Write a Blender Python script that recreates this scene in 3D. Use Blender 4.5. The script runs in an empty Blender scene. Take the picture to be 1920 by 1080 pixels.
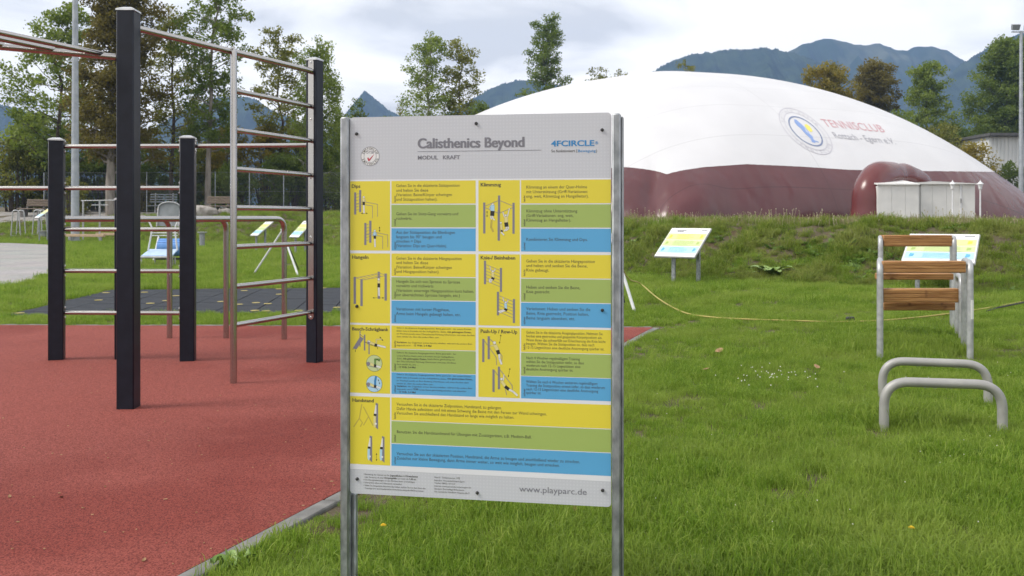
import bpy, math, random
import numpy as np
from mathutils import Vector

random.seed(7)
rng = np.random.default_rng(11)
R = math.radians
sc = bpy.context.scene
col = sc.collection

# ------------------------------------------------------------------ camera, world, sun, exposure
F, HZ, CH = 1650.0, 408.0, 1.3            # focal length (px of a 1920 frame), horizon row, eye height
cam_d = bpy.data.cameras.new('camera')
cam = bpy.data.objects.new('camera', cam_d)
col.objects.link(cam)
cam.location = (0, 0, CH)
cam.rotation_euler = (R(90), 0, 0)
cam_d.sensor_width = 36.0
cam_d.lens = F / 1920 * 36
cam_d.shift_y = -(540 - HZ) / 1920
cam_d.clip_start = 0.05
cam_d.clip_end = 20000
cam_d.dof.use_dof = True
cam_d.dof.focus_distance = 3.4
cam_d.dof.aperture_fstop = 10.0
sc.camera = cam

SUN_AZ, SUN_EL = R(-102), R(46)            # azimuth from the view direction (negative = left), elevation
w = bpy.data.worlds.new('World')
sc.world = w
w.use_nodes = True
nt = w.node_tree
nt.nodes.clear()
N = nt.nodes.new
out = N('ShaderNodeOutputWorld')
bg = N('ShaderNodeBackground')
bg.inputs['Strength'].default_value = 0.1
sky = N('ShaderNodeTexSky')
sky.sky_type = 'NISHITA'
sky.sun_disc = False
sky.sun_elevation = SUN_EL
sky.sun_rotation = SUN_AZ
tc = N('ShaderNodeTexCoord')
sep = N('ShaderNodeSeparateXYZ')
nt.links.new(tc.outputs['Generated'], sep.inputs[0])
mx = N('ShaderNodeMath'); mx.operation = 'MAXIMUM'; mx.inputs[1].default_value = 0.0
nt.links.new(sep.outputs['Z'], mx.inputs[0])
ad = N('ShaderNodeMath'); ad.operation = 'ADD'; ad.inputs[1].default_value = 0.16
nt.links.new(mx.outputs[0], ad.inputs[0])
dx = N('ShaderNodeMath'); dx.operation = 'DIVIDE'
dy = N('ShaderNodeMath'); dy.operation = 'DIVIDE'
nt.links.new(sep.outputs['X'], dx.inputs[0]); nt.links.new(ad.outputs[0], dx.inputs[1])
nt.links.new(sep.outputs['Y'], dy.inputs[0]); nt.links.new(ad.outputs[0], dy.inputs[1])
cmb = N('ShaderNodeCombineXYZ')
nt.links.new(dx.outputs[0], cmb.inputs[0]); nt.links.new(dy.outputs[0], cmb.inputs[1])
mp = N('ShaderNodeMapping')
mp.inputs['Location'].default_value = (3.1, 1.7, 0.4)
mp.inputs['Scale'].default_value = (0.95, 1.0, 1.0)
nt.links.new(cmb.outputs[0], mp.inputs[0])
nz = N('ShaderNodeTexNoise')
nz.inputs['Scale'].default_value = 1.5
nz.inputs['Detail'].default_value = 6.0
nz.inputs['Roughness'].default_value = 0.52
nz.inputs['Distortion'].default_value = 0.35
nt.links.new(mp.outputs[0], nz.inputs['Vector'])
cr = N('ShaderNodeValToRGB')
cr.color_ramp.elements[0].position = 0.38
cr.color_ramp.elements[0].color = (5.2, 5.2, 5.25, 1)
cr.color_ramp.elements[1].position = 0.58
cr.color_ramp.elements[1].color = (8.9, 8.65, 8.3, 1)
e = cr.color_ramp.elements.new(0.47); e.color = (7.2, 7.1, 7.0, 1)
nt.links.new(nz.outputs['Fac'], cr.inputs[0])
mixw = N('ShaderNodeMix'); mixw.data_type = 'RGBA'
mixw.inputs['Factor'].default_value = 0.985
nt.links.new(sky.outputs[0], mixw.inputs['A'])
nt.links.new(cr.outputs[0], mixw.inputs['B'])
nt.links.new(mixw.outputs['Result'], bg.inputs['Color'])
nt.links.new(bg.outputs[0], out.inputs['Surface'])

sun_d = bpy.data.lights.new('sun', 'SUN')
sun_d.energy = 1.95
sun_d.angle = R(20)
sun_d.color = (1.0, 0.95, 0.87)
sun = bpy.data.objects.new('sun', sun_d)
col.objects.link(sun)
sv = Vector((math.sin(SUN_AZ) * math.cos(SUN_EL), math.cos(SUN_AZ) * math.cos(SUN_EL), math.sin(SUN_EL)))
sun.rotation_euler = sv.to_track_quat('Z', 'Y').to_euler()
sun.location = (-20, 10, 40)

sc.view_settings.view_transform = 'Standard'
sc.view_settings.look = 'None'
sc.view_settings.exposure = 0.84
sc.view_settings.gamma = 1.0
sc.view_settings.use_curve_mapping = False
sc.render.engine = 'CYCLES'
sc.cycles.use_denoising = True
sc.cycles.use_adaptive_sampling = True
sc.cycles.adaptive_threshold = 0.015
sc.cycles.max_bounces = 7
sc.cycles.diffuse_bounces = 3
sc.cycles.glossy_bounces = 3
sc.cycles.transmission_bounces = 4
sc.cycles.transparent_max_bounces = 16
sc.cycles.volume_bounces = 0
sc.cycles.caustics_reflective = False
sc.cycles.caustics_refractive = False


# ------------------------------------------------------------------ helpers
def at(px, py, Y):
    return Vector(((px - 960) / F * Y, Y, CH - (py - HZ) / F * Y))


def smooth(t):
    t = np.clip(t, 0, 1)
    return t * t * (3 - 2 * t)


XB = [-80, -30, -14, -6, -2, 2, 7.5, 12, 40]
YB = [58, 50, 44, 36, 26, 18.7, 15.6, 13.6, 7]
XW = [-80, -14, -4, 2, 40]
WB = [15, 12, 8, 4.8, 4.6]
XH = [-60, -14, -4, 2, 40]
HB = [1.75, 1.55, 1.36, 1.12, 1.12]


def lump(x, y, f, ph):
    return (np.sin(x * f + ph) * np.cos(y * f * 1.13 - ph * 1.7) + 0.6 * np.sin(x * f * 2.3 - y * f * 1.9 + ph * 2.1)
            + 0.35 * np.sin(x * f * 4.7 + y * f * 4.1 + ph)) / 1.95


def gz(x, y):
    x = np.asarray(x, float); y = np.asarray(y, float)
    yb = np.interp(x, XB, YB)
    s = (np.interp(x + 0.5, XB, YB) - np.interp(x - 0.5, XB, YB))
    d = (y - yb) / np.sqrt(1 + s * s)
    wd = np.interp(x, XW, WB)
    z = np.interp(x, XH, HB) * smooth(d / wd)
    z = z + np.clip(d - wd, 0, 40) * 0.022 * smooth((-4 - x) / 8)
    bank = smooth(d / 1.5) * smooth((wd + 1.5 - d) / 2.5)
    z = z + bank * (0.10 * lump(x, y, 1.3, 0.4) + 0.055 * lump(x, y, 3.7, 1.9))
    return z


def gp(px, py, y0=2.0, y1=140.0):
    ys = np.arange(y0, y1, 0.03)
    xs = (px - 960) / F * ys
    zs = CH - (py - HZ) / F * ys
    hit = np.nonzero(zs <= gz(xs, ys))[0]
    i = hit[0] if len(hit) else len(ys) - 1
    return Vector((xs[i], ys[i], float(gz(xs[i], ys[i]))))


ORG = {}


class MB:
    """collects shapes in world space, then links them as one mesh object"""
    def __init__(s):
        s.v = []; s.f = []

    def add(s, vs, fs):
        o = len(s.v)
        s.v += [tuple(p) for p in vs]
        s.f += [tuple(i + o for i in f) for f in fs]
        return s

    def hexa(s, p):
        return s.add(p, [(3, 2, 1, 0), (4, 5, 6, 7), (0, 1, 5, 4), (1, 2, 6, 5), (2, 3, 7, 6), (3, 0, 4, 7)])

    def box(s, c, size, ax=(1, 0, 0), up=(0, 0, 1), bev=0.0):
        c = Vector(c); a = Vector(ax).normalized(); u = Vector(up).normalized(); b = u.cross(a).normalized()
        hx, hy, hz = size[0] / 2, size[1] / 2, size[2] / 2
        if bev <= 0:
            p = [c + a * (i * hx) + b * (j * hy) + u * (k * hz) for k in (-1, 1) for i, j in ((-1, -1), (1, -1), (1, 1), (-1, 1))]
            return s.hexa(p)
        vs = []
        for k, t in ((-1, 1), (-1, 0), (1, 0), (1, 1)):
            zz = k * (hz if t else hz - bev)
            q = bev if t else 0.0
            ring = [(-hx + bev, -hy + q), (hx - bev, -hy + q), (hx - q, -hy + bev), (hx - q, hy - bev),
                    (hx - bev, hy - q), (-hx + bev, hy - q), (-hx + q, hy - bev), (-hx + q, -hy + bev)]
            vs += [c + a * i + b * j + u * zz for i, j in ring]
        fs = [tuple(range(7, -1, -1)), tuple(range(24, 32))]
        for r in range(3):
            for i in range(8):
                fs.append((r * 8 + i, r * 8 + (i + 1) % 8, r * 8 + 8 + (i + 1) % 8, r * 8 + 8 + i))
        return s.add(vs, fs)

    def tube(s, pts, r, n=12, caps=True):
        pts = [Vector(p) for p in pts]
        rs = r if isinstance(r, (list, tuple)) else [r] * len(pts)
        t0 = (pts[1] - pts[0]).normalized()
        ref = Vector((0, 0, 1)) if abs(t0.z) < 0.9 else Vector((1, 0, 0))
        nn = (ref - t0 * ref.dot(t0)).normalized()
        vs = []; fs = []
        for i, p in enumerate(pts):
            a = pts[max(i - 1, 0)]; b = pts[min(i + 1, len(pts) - 1)]
            t = (b - a).normalized()
            nn = (nn - t * nn.dot(t)).normalized()
            bb = t.cross(nn)
            for k in range(n):
                an = 2 * math.pi * k / n
                vs.append(p + (nn * math.cos(an) + bb * math.sin(an)) * rs[i])
        for i in range(len(pts) - 1):
            for k in range(n):
                fs.append((i * n + k, i * n + (k + 1) % n, i * n + n + (k + 1) % n, i * n + n + k))
        if caps:
            fs.append(tuple(range(n - 1, -1, -1)))
            fs.append(tuple(range((len(pts) - 1) * n, len(pts) * n)))
        return s.add(vs, fs)

    def prism(s, pts, h):
        """polygon of 3D points pushed along vector h"""
        n = len(pts); h = Vector(h)
        vs = [Vector(p) for p in pts] + [Vector(p) + h for p in pts]
        fs = [tuple(range(n - 1, -1, -1)), tuple(range(n, 2 * n))]
        fs += [(i, (i + 1) % n, n + (i + 1) % n, n + i) for i in range(n)]
        return s.add(vs, fs)

    def blob(s, c, r, seed=0, nu=14, nv=9, amp=0.18):
        rr = random.Random(seed); ph = [rr.uniform(0, 6.28) for _ in range(6)]
        vs = []; fs = []
        for j in range(nv + 1):
            la = -math.pi / 2 + math.pi * j / nv
            for i in range(nu):
                lo = 2 * math.pi * i / nu
                d = Vector((math.cos(la) * math.cos(lo), math.cos(la) * math.sin(lo), math.sin(la)))
                k = 1 + amp * (math.sin(3 * d.x + ph[0]) * math.cos(2.5 * d.y + ph[1]) + 0.6 * math.sin(5 * d.z + 4 * d.x + ph[2])
                               + 0.3 * math.sin(9 * d.y + 7 * d.z + ph[3]))
                vs.append(Vector(c) + Vector((d.x * r[0], d.y * r[1], d.z * r[2])) * k)
        for j in range(nv):
            for i in range(nu):
                fs.append((j * nu + i, j * nu + (i + 1) % nu, j * nu + nu + (i + 1) % nu, j * nu + nu + i))
        return s.add(vs, fs)

    def build(s, name, mat, parent=None, smooth=True, org=None, angle=40):
        if parent is not None:
            o3 = ORG[parent]
        else:
            o3 = Vector(org) if org is not None else Vector((0, 0, 0))
        me = bpy.data.meshes.new(name)
        me.from_pydata([(p[0] - o3.x, p[1] - o3.y, p[2] - o3.z) for p in s.v], [], s.f)
        me.update()
        if smooth:
            me.polygons.foreach_set('use_smooth', [True] * len(me.polygons))
            me.set_sharp_from_angle(angle=R(angle))
        me.materials.append(mat)
        o = bpy.data.objects.new(name, me)
        col.objects.link(o)
        if parent is not None:
            o.parent = parent
        else:
            o.location = o3
        ORG[o] = o3
        return o


def np_mesh(name, V, Fc, mat, parent=None, org=(0, 0, 0), tint=None, smooth=False):
    """V (n,3), Fc (m,k) numpy arrays"""
    o3 = ORG[parent] if parent is not None else Vector(org)
    V = np.asarray(V, np.float32) - np.array(o3, np.float32)
    Fc = np.asarray(Fc, np.int32)
    me = bpy.data.meshes.new(name)
    me.vertices.add(len(V)); me.vertices.foreach_set('co', V.ravel())
    k = Fc.shape[1]
    me.loops.add(Fc.size); me.loops.foreach_set('vertex_index', Fc.ravel())
    me.polygons.add(len(Fc))
    me.polygons.foreach_set('loop_start', np.arange(0, Fc.size, k, dtype=np.int32))
    me.update(calc_edges=True)
    if smooth:
        me.polygons.foreach_set('use_smooth', np.ones(len(Fc), bool))
    if tint is not None:
        a = me.attributes.new('tint', 'FLOAT', 'FACE')
        a.data.foreach_set('value', np.asarray(tint, np.float32))
    me.materials.append(mat)
    o = bpy.data.objects.new(name, me)
    col.objects.link(o)
    if parent is not None:
        o.parent = parent
    else:
        o.location = o3
    ORG[o] = o3
    return o


def thing(name, loc, label, cat, group=None):
    o = bpy.data.objects.new(name, None)
    o.empty_display_size = 0.2
    col.objects.link(o)
    o.location = loc
    ORG[o] = Vector(loc)
    tag(o, label, cat, group)
    return o


def tag(o, label=None, cat=None, group=None, kind=None):
    if label: o['label'] = label
    if cat: o['category'] = cat
    if group: o['group'] = group
    if kind: o['kind'] = kind
    return o


def fillet(pts, rad, n=6):
    pts = [Vector(p) for p in pts]
    res = [pts[0]]
    for i in range(1, len(pts) - 1):
        p = pts[i]; a = (pts[i - 1] - p); b = (pts[i + 1] - p)
        r1 = min(rad, a.length * 0.49, b.length * 0.49)
        A = p + a.normalized() * r1; B = p + b.normalized() * r1
        for k in range(n + 1):
            t = k / n
            res.append(A * (1 - t) ** 2 + p * 2 * t * (1 - t) + B * t * t)
    res.append(pts[-1])
    return res


# ------------------------------------------------------------------ materials
def newmat(name):
    m = bpy.data.materials.new(name)
    m.use_nodes = True
    t = m.node_tree
    b = t.nodes['Principled BSDF']
    return m, t, b


def pmat(name, c1, c2=None, scale=8.0, detail=4.0, rough=0.6, metal=0.0, bump=0.0, bscale=80.0, lo=0.35, hi=0.65,
         stretch=(1, 1, 1), bstretch=None, bdist=0.01, rough2=None, spec=0.5, coat=0.0, fine=None):
    m, t, b = newmat(name)
    L = t.links.new
    tcn = t.nodes.new('ShaderNodeTexCoord')
    mpn = t.nodes.new('ShaderNodeMapping'); mpn.inputs['Scale'].default_value = stretch
    L(tcn.outputs['Object'], mpn.inputs[0])
    n = t.nodes.new('ShaderNodeTexNoise')
    n.inputs['Scale'].default_value = scale; n.inputs['Detail'].default_value = detail
    L(mpn.outputs[0], n.inputs['Vector'])
    r = t.nodes.new('ShaderNodeValToRGB')
    r.color_ramp.elements[0].position = lo; r.color_ramp.elements[1].position = hi
    c2 = c2 or tuple(min(1, x * 1.15) for x in c1)
    r.color_ramp.elements[0].color = (*c1, 1); r.color_ramp.elements[1].color = (*c2, 1)
    L(n.outputs['Fac'], r.inputs[0])
    cout = r.outputs[0]
    if fine:
        n3 = t.nodes.new('ShaderNodeTexNoise'); n3.inputs['Scale'].default_value = fine[0]; n3.inputs['Detail'].default_value = 2
        L(tcn.outputs['Object'], n3.inputs['Vector'])
        r3 = t.nodes.new('ShaderNodeValToRGB')
        r3.color_ramp.elements[0].position = fine[1]; r3.color_ramp.elements[1].position = fine[2]
        r3.color_ramp.elements[0].color = (*fine[3], 1); r3.color_ramp.elements[1].color = (1, 1, 1, 1)
        L(n3.outputs['Fac'], r3.inputs[0])
        mm = t.nodes.new('ShaderNodeMix'); mm.data_type = 'RGBA'; mm.blend_type = 'MULTIPLY'; mm.inputs['Factor'].default_value = 1
        L(cout, mm.inputs['A']); L(r3.outputs[0], mm.inputs['B'])
        cout = mm.outputs['Result']
    L(cout, b.inputs['Base Color'])
    b.inputs['Roughness'].default_value = rough
    b.inputs['Metallic'].default_value = metal
    b.inputs['Specular IOR Level'].default_value = spec
    b.inputs['Coat Weight'].default_value = coat
    if rough2 is not None:
        mr = t.nodes.new('ShaderNodeMapRange'); mr.inputs['To Min'].default_value = rough; mr.inputs['To Max'].default_value = rough2
        L(n.outputs['Fac'], mr.inputs[0]); L(mr.outputs[0], b.inputs['Roughness'])
    if bump > 0:
        n2 = t.nodes.new('ShaderNodeTexNoise'); n2.inputs['Scale'].default_value = bscale; n2.inputs['Detail'].default_value = 3
        if bstretch:
            m2 = t.nodes.new('ShaderNodeMapping'); m2.inputs['Scale'].default_value = bstretch
            L(tcn.outputs['Object'], m2.inputs[0]); L(m2.outputs[0], n2.inputs['Vector'])
        else:
            L(tcn.outputs['Object'], n2.inputs['Vector'])
        bp = t.nodes.new('ShaderNodeBump'); bp.inputs['Strength'].default_value = bump; bp.inputs['Distance'].default_value = bdist
        L(n2.outputs['Fac'], bp.inputs['Height']); L(bp.outputs[0], b.inputs['Normal'])
    return m


def leafmat(name, dark, light, transl=0.45, patch=0.0):
    """two-sided leaf: diffuse + translucent, colour by the 'tint' of each leaf or by instance"""
    m = bpy.data.materials.new(name); m.use_nodes = True
    t = m.node_tree; t.nodes.clear(); L = t.links.new
    o = t.nodes.new('ShaderNodeOutputMaterial')
    at_ = t.nodes.new('ShaderNodeAttribute'); at_.attribute_name = 'tint'
    r = t.nodes.new('ShaderNodeValToRGB')
    r.color_ramp.elements[0].color = (*dark, 1); r.color_ramp.elements[1].color = (*light, 1)
    L(at_.outputs['Fac'], r.inputs[0])
    d = t.nodes.new('ShaderNodeBsdfPrincipled'); d.inputs['Roughness'].default_value = 0.55
    d.inputs['Specular IOR Level'].default_value = 0.3
    tr = t.nodes.new('ShaderNodeBsdfTranslucent')
    hs = t.nodes.new('ShaderNodeHueSaturation'); hs.inputs['Saturation'].default_value = 1.1; hs.inputs['Value'].default_value = 1.4
    L(r.outputs[0], d.inputs['Base Color']); L(r.outputs[0], hs.inputs['Color']); L(hs.outputs[0], tr.inputs[0])
    mx_ = t.nodes.new('ShaderNodeMixShader'); mx_.inputs[0].default_value = transl
    L(d.outputs[0], mx_.inputs[1]); L(tr.outputs[0], mx_.inputs[2]); L(mx_.outputs[0], o.inputs['Surface'])
    return m


def grassmat(name, ramp, patchc, transl=0.35):
    m = bpy.data.materials.new(name); m.use_nodes = True
    t = m.node_tree; t.nodes.clear(); L = t.links.new
    o = t.nodes.new('ShaderNodeOutputMaterial')
    oi = t.nodes.new('ShaderNodeObjectInfo')
    geo = t.nodes.new('ShaderNodeNewGeometry')
    n = t.nodes.new('ShaderNodeTexNoise'); n.inputs['Scale'].default_value = 0.9; n.inputs['Detail'].default_value = 5
    L(geo.outputs['Position'], n.inputs['Vector'])
    at_ = t.nodes.new('ShaderNodeAttribute'); at_.attribute_name = 'tint'
    a1 = t.nodes.new('ShaderNodeMath'); a1.operation = 'MULTIPLY_ADD'; a1.inputs[1].default_value = 0.4
    L(oi.outputs['Random'], a1.inputs[0])
    a2 = t.nodes.new('ShaderNodeMath'); a2.operation = 'MULTIPLY_ADD'; a2.inputs[1].default_value = 0.6; a2.inputs[2].default_value = 0.0
    L(at_.outputs['Fac'], a2.inputs[0]); L(a2.outputs[0], a1.inputs[2])
    r = t.nodes.new('ShaderNodeValToRGB')
    r.color_ramp.elements[0].color = (*ramp[0], 1); r.color_ramp.elements[1].color = (*ramp[2], 1)
    e_ = r.color_ramp.elements.new(0.5); e_.color = (*ramp[1], 1)
    L(a1.outputs[0], r.inputs[0])
    mr = t.nodes.new('ShaderNodeMapRange'); mr.inputs['From Min'].default_value = 0.46; mr.inputs['From Max'].default_value = 0.66
    mr.inputs['To Max'].default_value = 0.75
    L(n.outputs['Fac'], mr.inputs[0])
    mm = t.nodes.new('ShaderNodeMix'); mm.data_type = 'RGBA'
    L(mr.outputs[0], mm.inputs['Factor']); L(r.outputs[0], mm.inputs['A']); mm.inputs['B'].default_value = (*patchc, 1)
    d = t.nodes.new('ShaderNodeBsdfPrincipled'); d.inputs['Roughness'].default_value = 0.5; d.inputs['Specular IOR Level'].default_value = 0.18
    tr = t.nodes.new('ShaderNodeBsdfTranslucent')
    L(mm.outputs['Result'], d.inputs['Base Color'])
    hs = t.nodes.new('ShaderNodeHueSaturation'); hs.inputs['Value'].default_value = 1.4
    L(mm.outputs['Result'], hs.inputs['Color']); L(hs.outputs[0], tr.inputs[0])
    mx_ = t.nodes.new('ShaderNodeMixShader'); mx_.inputs[0].default_value = transl
    L(d.outputs[0], mx_.inputs[1]); L(tr.outputs[0], mx_.inputs[2]); L(mx_.outputs[0], o.inputs['Surface'])
    return m


M = {}
M['soil'] = pmat('lawn_soil', (0.070, 0.052, 0.032), (0.105, 0.092, 0.042), scale=1.1, detail=8, rough=0.95, bump=0.6, bscale=30, bdist=0.03,
                 fine=(3.5, 0.33, 0.46, (0.75, 0.55, 0.45)))
M['rubber'] = pmat('red_rubber_granulate', (0.235, 0.050, 0.038), (0.312, 0.085, 0.067), scale=0.42, detail=7, lo=0.42, hi=0.52, rough=0.70, rough2=0.95, spec=0.2,
                   bump=0.9, bscale=170, bdist=0.006, fine=(150, 0.38, 0.60, (0.45, 0.36, 0.36)))
M['kerb'] = pmat('concrete_kerb', (0.125, 0.125, 0.12), (0.205, 0.20, 0.19), scale=9, detail=8, rough=0.9, bump=0.4, bscale=120)
M['mat'] = pmat('dark_rubber_tile', (0.026, 0.030, 0.038), (0.038, 0.043, 0.053), scale=5, detail=6, rough=0.85, spec=0.25, bump=0.3, bscale=200)
M['matdot'] = pmat('yellow_inlay', (0.32, 0.26, 0.08), (0.42, 0.35, 0.12), scale=20, rough=0.8)
M['gravel'] = pmat('gravel_path', (0.20, 0.19, 0.18), (0.33, 0.31, 0.29), scale=4, detail=9, rough=0.95, bump=0.4, bscale=40)
M['post'] = pmat('anthracite_powder_coat', (0.0045, 0.0070, 0.0150), (0.008, 0.0115, 0.022), scale=14, rough=0.42, spec=0.32)
M['steel'] = pmat('brushed_stainless', (0.42, 0.405, 0.39), (0.47, 0.455, 0.44), scale=2, detail=2, rough=0.19, metal=1.0)
M['alu'] = pmat('aluminium_cap', (0.55, 0.57, 0.58), (0.66, 0.67, 0.68), scale=30, rough=0.4, metal=0.9)
M['galv'] = pmat('galvanised_steel', (0.21, 0.225, 0.24), (0.42, 0.44, 0.46), scale=38, detail=5, lo=0.3, hi=0.7, rough=0.40, rough2=0.62, metal=0.75,
                 stretch=(1, 1, 0.55), bump=0.08, bscale=60)
M['galvtube'] = pmat('galvanised_tube', (0.36, 0.37, 0.38), (0.50, 0.51, 0.52), scale=16, detail=6, rough=0.42, rough2=0.6, metal=0.6, bump=0.05, bscale=50)
M['greytube'] = pmat('grey_painted_tube', (0.31, 0.305, 0.295), (0.38, 0.375, 0.36), scale=9, detail=7, rough=0.45, rough2=0.6, metal=0.25,
                     fine=(26, 0.22, 0.31, (0.55, 0.52, 0.48)))
M['white_tube'] = pmat('white_tube', (0.62, 0.64, 0.66), (0.75, 0.76, 0.78), scale=10, rough=0.5)
M['bolt'] = pmat('dark_bolt', (0.03, 0.03, 0.032), (0.06, 0.06, 0.06), scale=200, rough=0.5, metal=0.5)
M['woodwarm'] = pmat('oiled_larch', (0.25, 0.105, 0.026), (0.44, 0.225, 0.075), scale=7, detail=8, rough=0.55, stretch=(0.6, 6, 10), bump=0.25, bscale=30,
                     bstretch=(0.4, 8, 12), fine=(6, 0.28, 0.36, (0.45, 0.35, 0.3)))
M['woodgrey'] = pmat('weathered_wood', (0.20, 0.155, 0.120), (0.33, 0.27, 0.215), scale=6, detail=7, rough=0.8, stretch=(0.6, 6, 8))
M['woodpale'] = pmat('pale_beam_wood', (0.38, 0.27, 0.17), (0.52, 0.39, 0.26), scale=6, detail=6, rough=0.75, stretch=(0.5, 5, 8))
M['concrete'] = pmat('bench_concrete', (0.13, 0.12, 0.115), (0.22, 0.21, 0.20), scale=9, detail=7, rough=0.95)
M['greyplate'] = pmat('grey_plate', (0.17, 0.19, 0.20), (0.22, 0.24, 0.25), scale=6, rough=0.5)
M['blueplate'] = pmat('blue_plate', (0.10, 0.26, 0.62), (0.14, 0.32, 0.70), scale=6, rough=0.4)
M['palblue'] = pmat('pale_blue_seat', (0.36, 0.50, 0.72), (0.45, 0.58, 0.78), scale=6, rough=0.4)
M['stone'] = pmat('boulder', (0.22, 0.20, 0.18), (0.42, 0.39, 0.36), scale=3, detail=8, rough=0.95, bump=0.5, bscale=12, bdist=0.05)
M['mast'] = pmat('mast_grey', (0.30, 0.33, 0.36), (0.40, 0.43, 0.46), scale=3, rough=0.5, metal=0.4)
M['hutwhite'] = pmat('white_sheet_panel', (0.68, 0.685, 0.67), (0.77, 0.77, 0.75), scale=1.5, detail=6, rough=0.5)
M['hallwhite'] = pmat('hall_sheet', (0.58, 0.60, 0.60), (0.66, 0.67, 0.67), scale=2, rough=0.6, stretch=(1, 1, 0.1))
M['roofdark'] = pmat('dark_roof_edge', (0.06, 0.06, 0.06), (0.10, 0.10, 0.10), scale=4, rough=0.7)
M['rope'] = pmat('yellow_webbing', (0.36, 0.29, 0.08), (0.46, 0.38, 0.13), scale=60, rough=0.8)
M['darkrope'] = pmat('dark_strap', (0.03, 0.03, 0.028), (0.06, 0.06, 0.055), scale=60, rough=0.8)
M['bark'] = pmat('bark', (0.055, 0.042, 0.032), (0.13, 0.105, 0.085), scale=5, detail=8, rough=0.95, stretch=(1, 1, 0.25), bump=0.7, bscale=12, bdist=0.05, bstretch=(1, 1, 0.2))
M['barkpale'] = pmat('pale_bark', (0.16, 0.14, 0.12), (0.30, 0.27, 0.24), scale=4, detail=8, rough=0.9, stretch=(1, 1, 0.25), bump=0.5, bscale=10, bdist=0.04)
M['birch'] = pmat('birch_bark', (0.16, 0.14, 0.12), (0.42, 0.40, 0.37), scale=3, detail=8, rough=0.9, stretch=(1, 1, 2.2))
M['hill'] = pmat('forested_slope', (0.010, 0.022, 0.014), (0.040, 0.062, 0.030), scale=0.03, detail=12, rough=1.0, spec=0.0)
M['rocky'] = pmat('rocky_alpine_slope', (0.016, 0.034, 0.020), (0.085, 0.095, 0.062), scale=0.012, detail=12, lo=0.46, hi=0.68, rough=1.0, spec=0.0)


# paver path: brick pattern in colour and relief
def pavermat():
    m, t, b = newmat('concrete_pavers'); L = t.links.new
    tcn = t.nodes.new('ShaderNodeTexCoord')
    br = t.nodes.new('ShaderNodeTexBrick'); br.inputs['Scale'].default_value = 5.0
    br.inputs['Color1'].default_value = (0.27, 0.25, 0.23, 1); br.inputs['Color2'].default_value = (0.34, 0.32, 0.30, 1)
    br.inputs['Mortar'].default_value = (0.14, 0.135, 0.125, 1); br.inputs['Mortar Size'].default_value = 0.012
    L(tcn.outputs['Object'], br.inputs['Vector'])
    n = t.nodes.new('ShaderNodeTexNoise'); n.inputs['Scale'].default_value = 0.6; n.inputs['Detail'].default_value = 7
    L(tcn.outputs['Object'], n.inputs['Vector'])
    mm = t.nodes.new('ShaderNodeMix'); mm.data_type = 'RGBA'; mm.blend_type = 'MULTIPLY'; mm.inputs['Factor'].default_value = 0.6
    L(br.outputs['Color'], mm.inputs['A']); L(n.outputs['Color'], mm.inputs['B'])
    g = t.nodes.new('ShaderNodeHueSaturation'); g.inputs['Saturation'].default_value = 0.35; g.inputs['Value'].default_value = 1.45
    L(mm.outputs['Result'], g.inputs['Color']); L(g.outputs[0], b.inputs['Base Color'])
    b.inputs['Roughness'].default_value = 0.9
    bp = t.nodes.new('ShaderNodeBump'); bp.inputs['Strength'].default_value = 0.5; bp.inputs['Distance'].default_value = 0.01
    L(br.outputs['Fac'], bp.inputs['Height']); bp.invert = True
    L(bp.outputs[0], b.inputs['Normal'])
    return m


M['pavers'] = pavermat()


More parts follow.
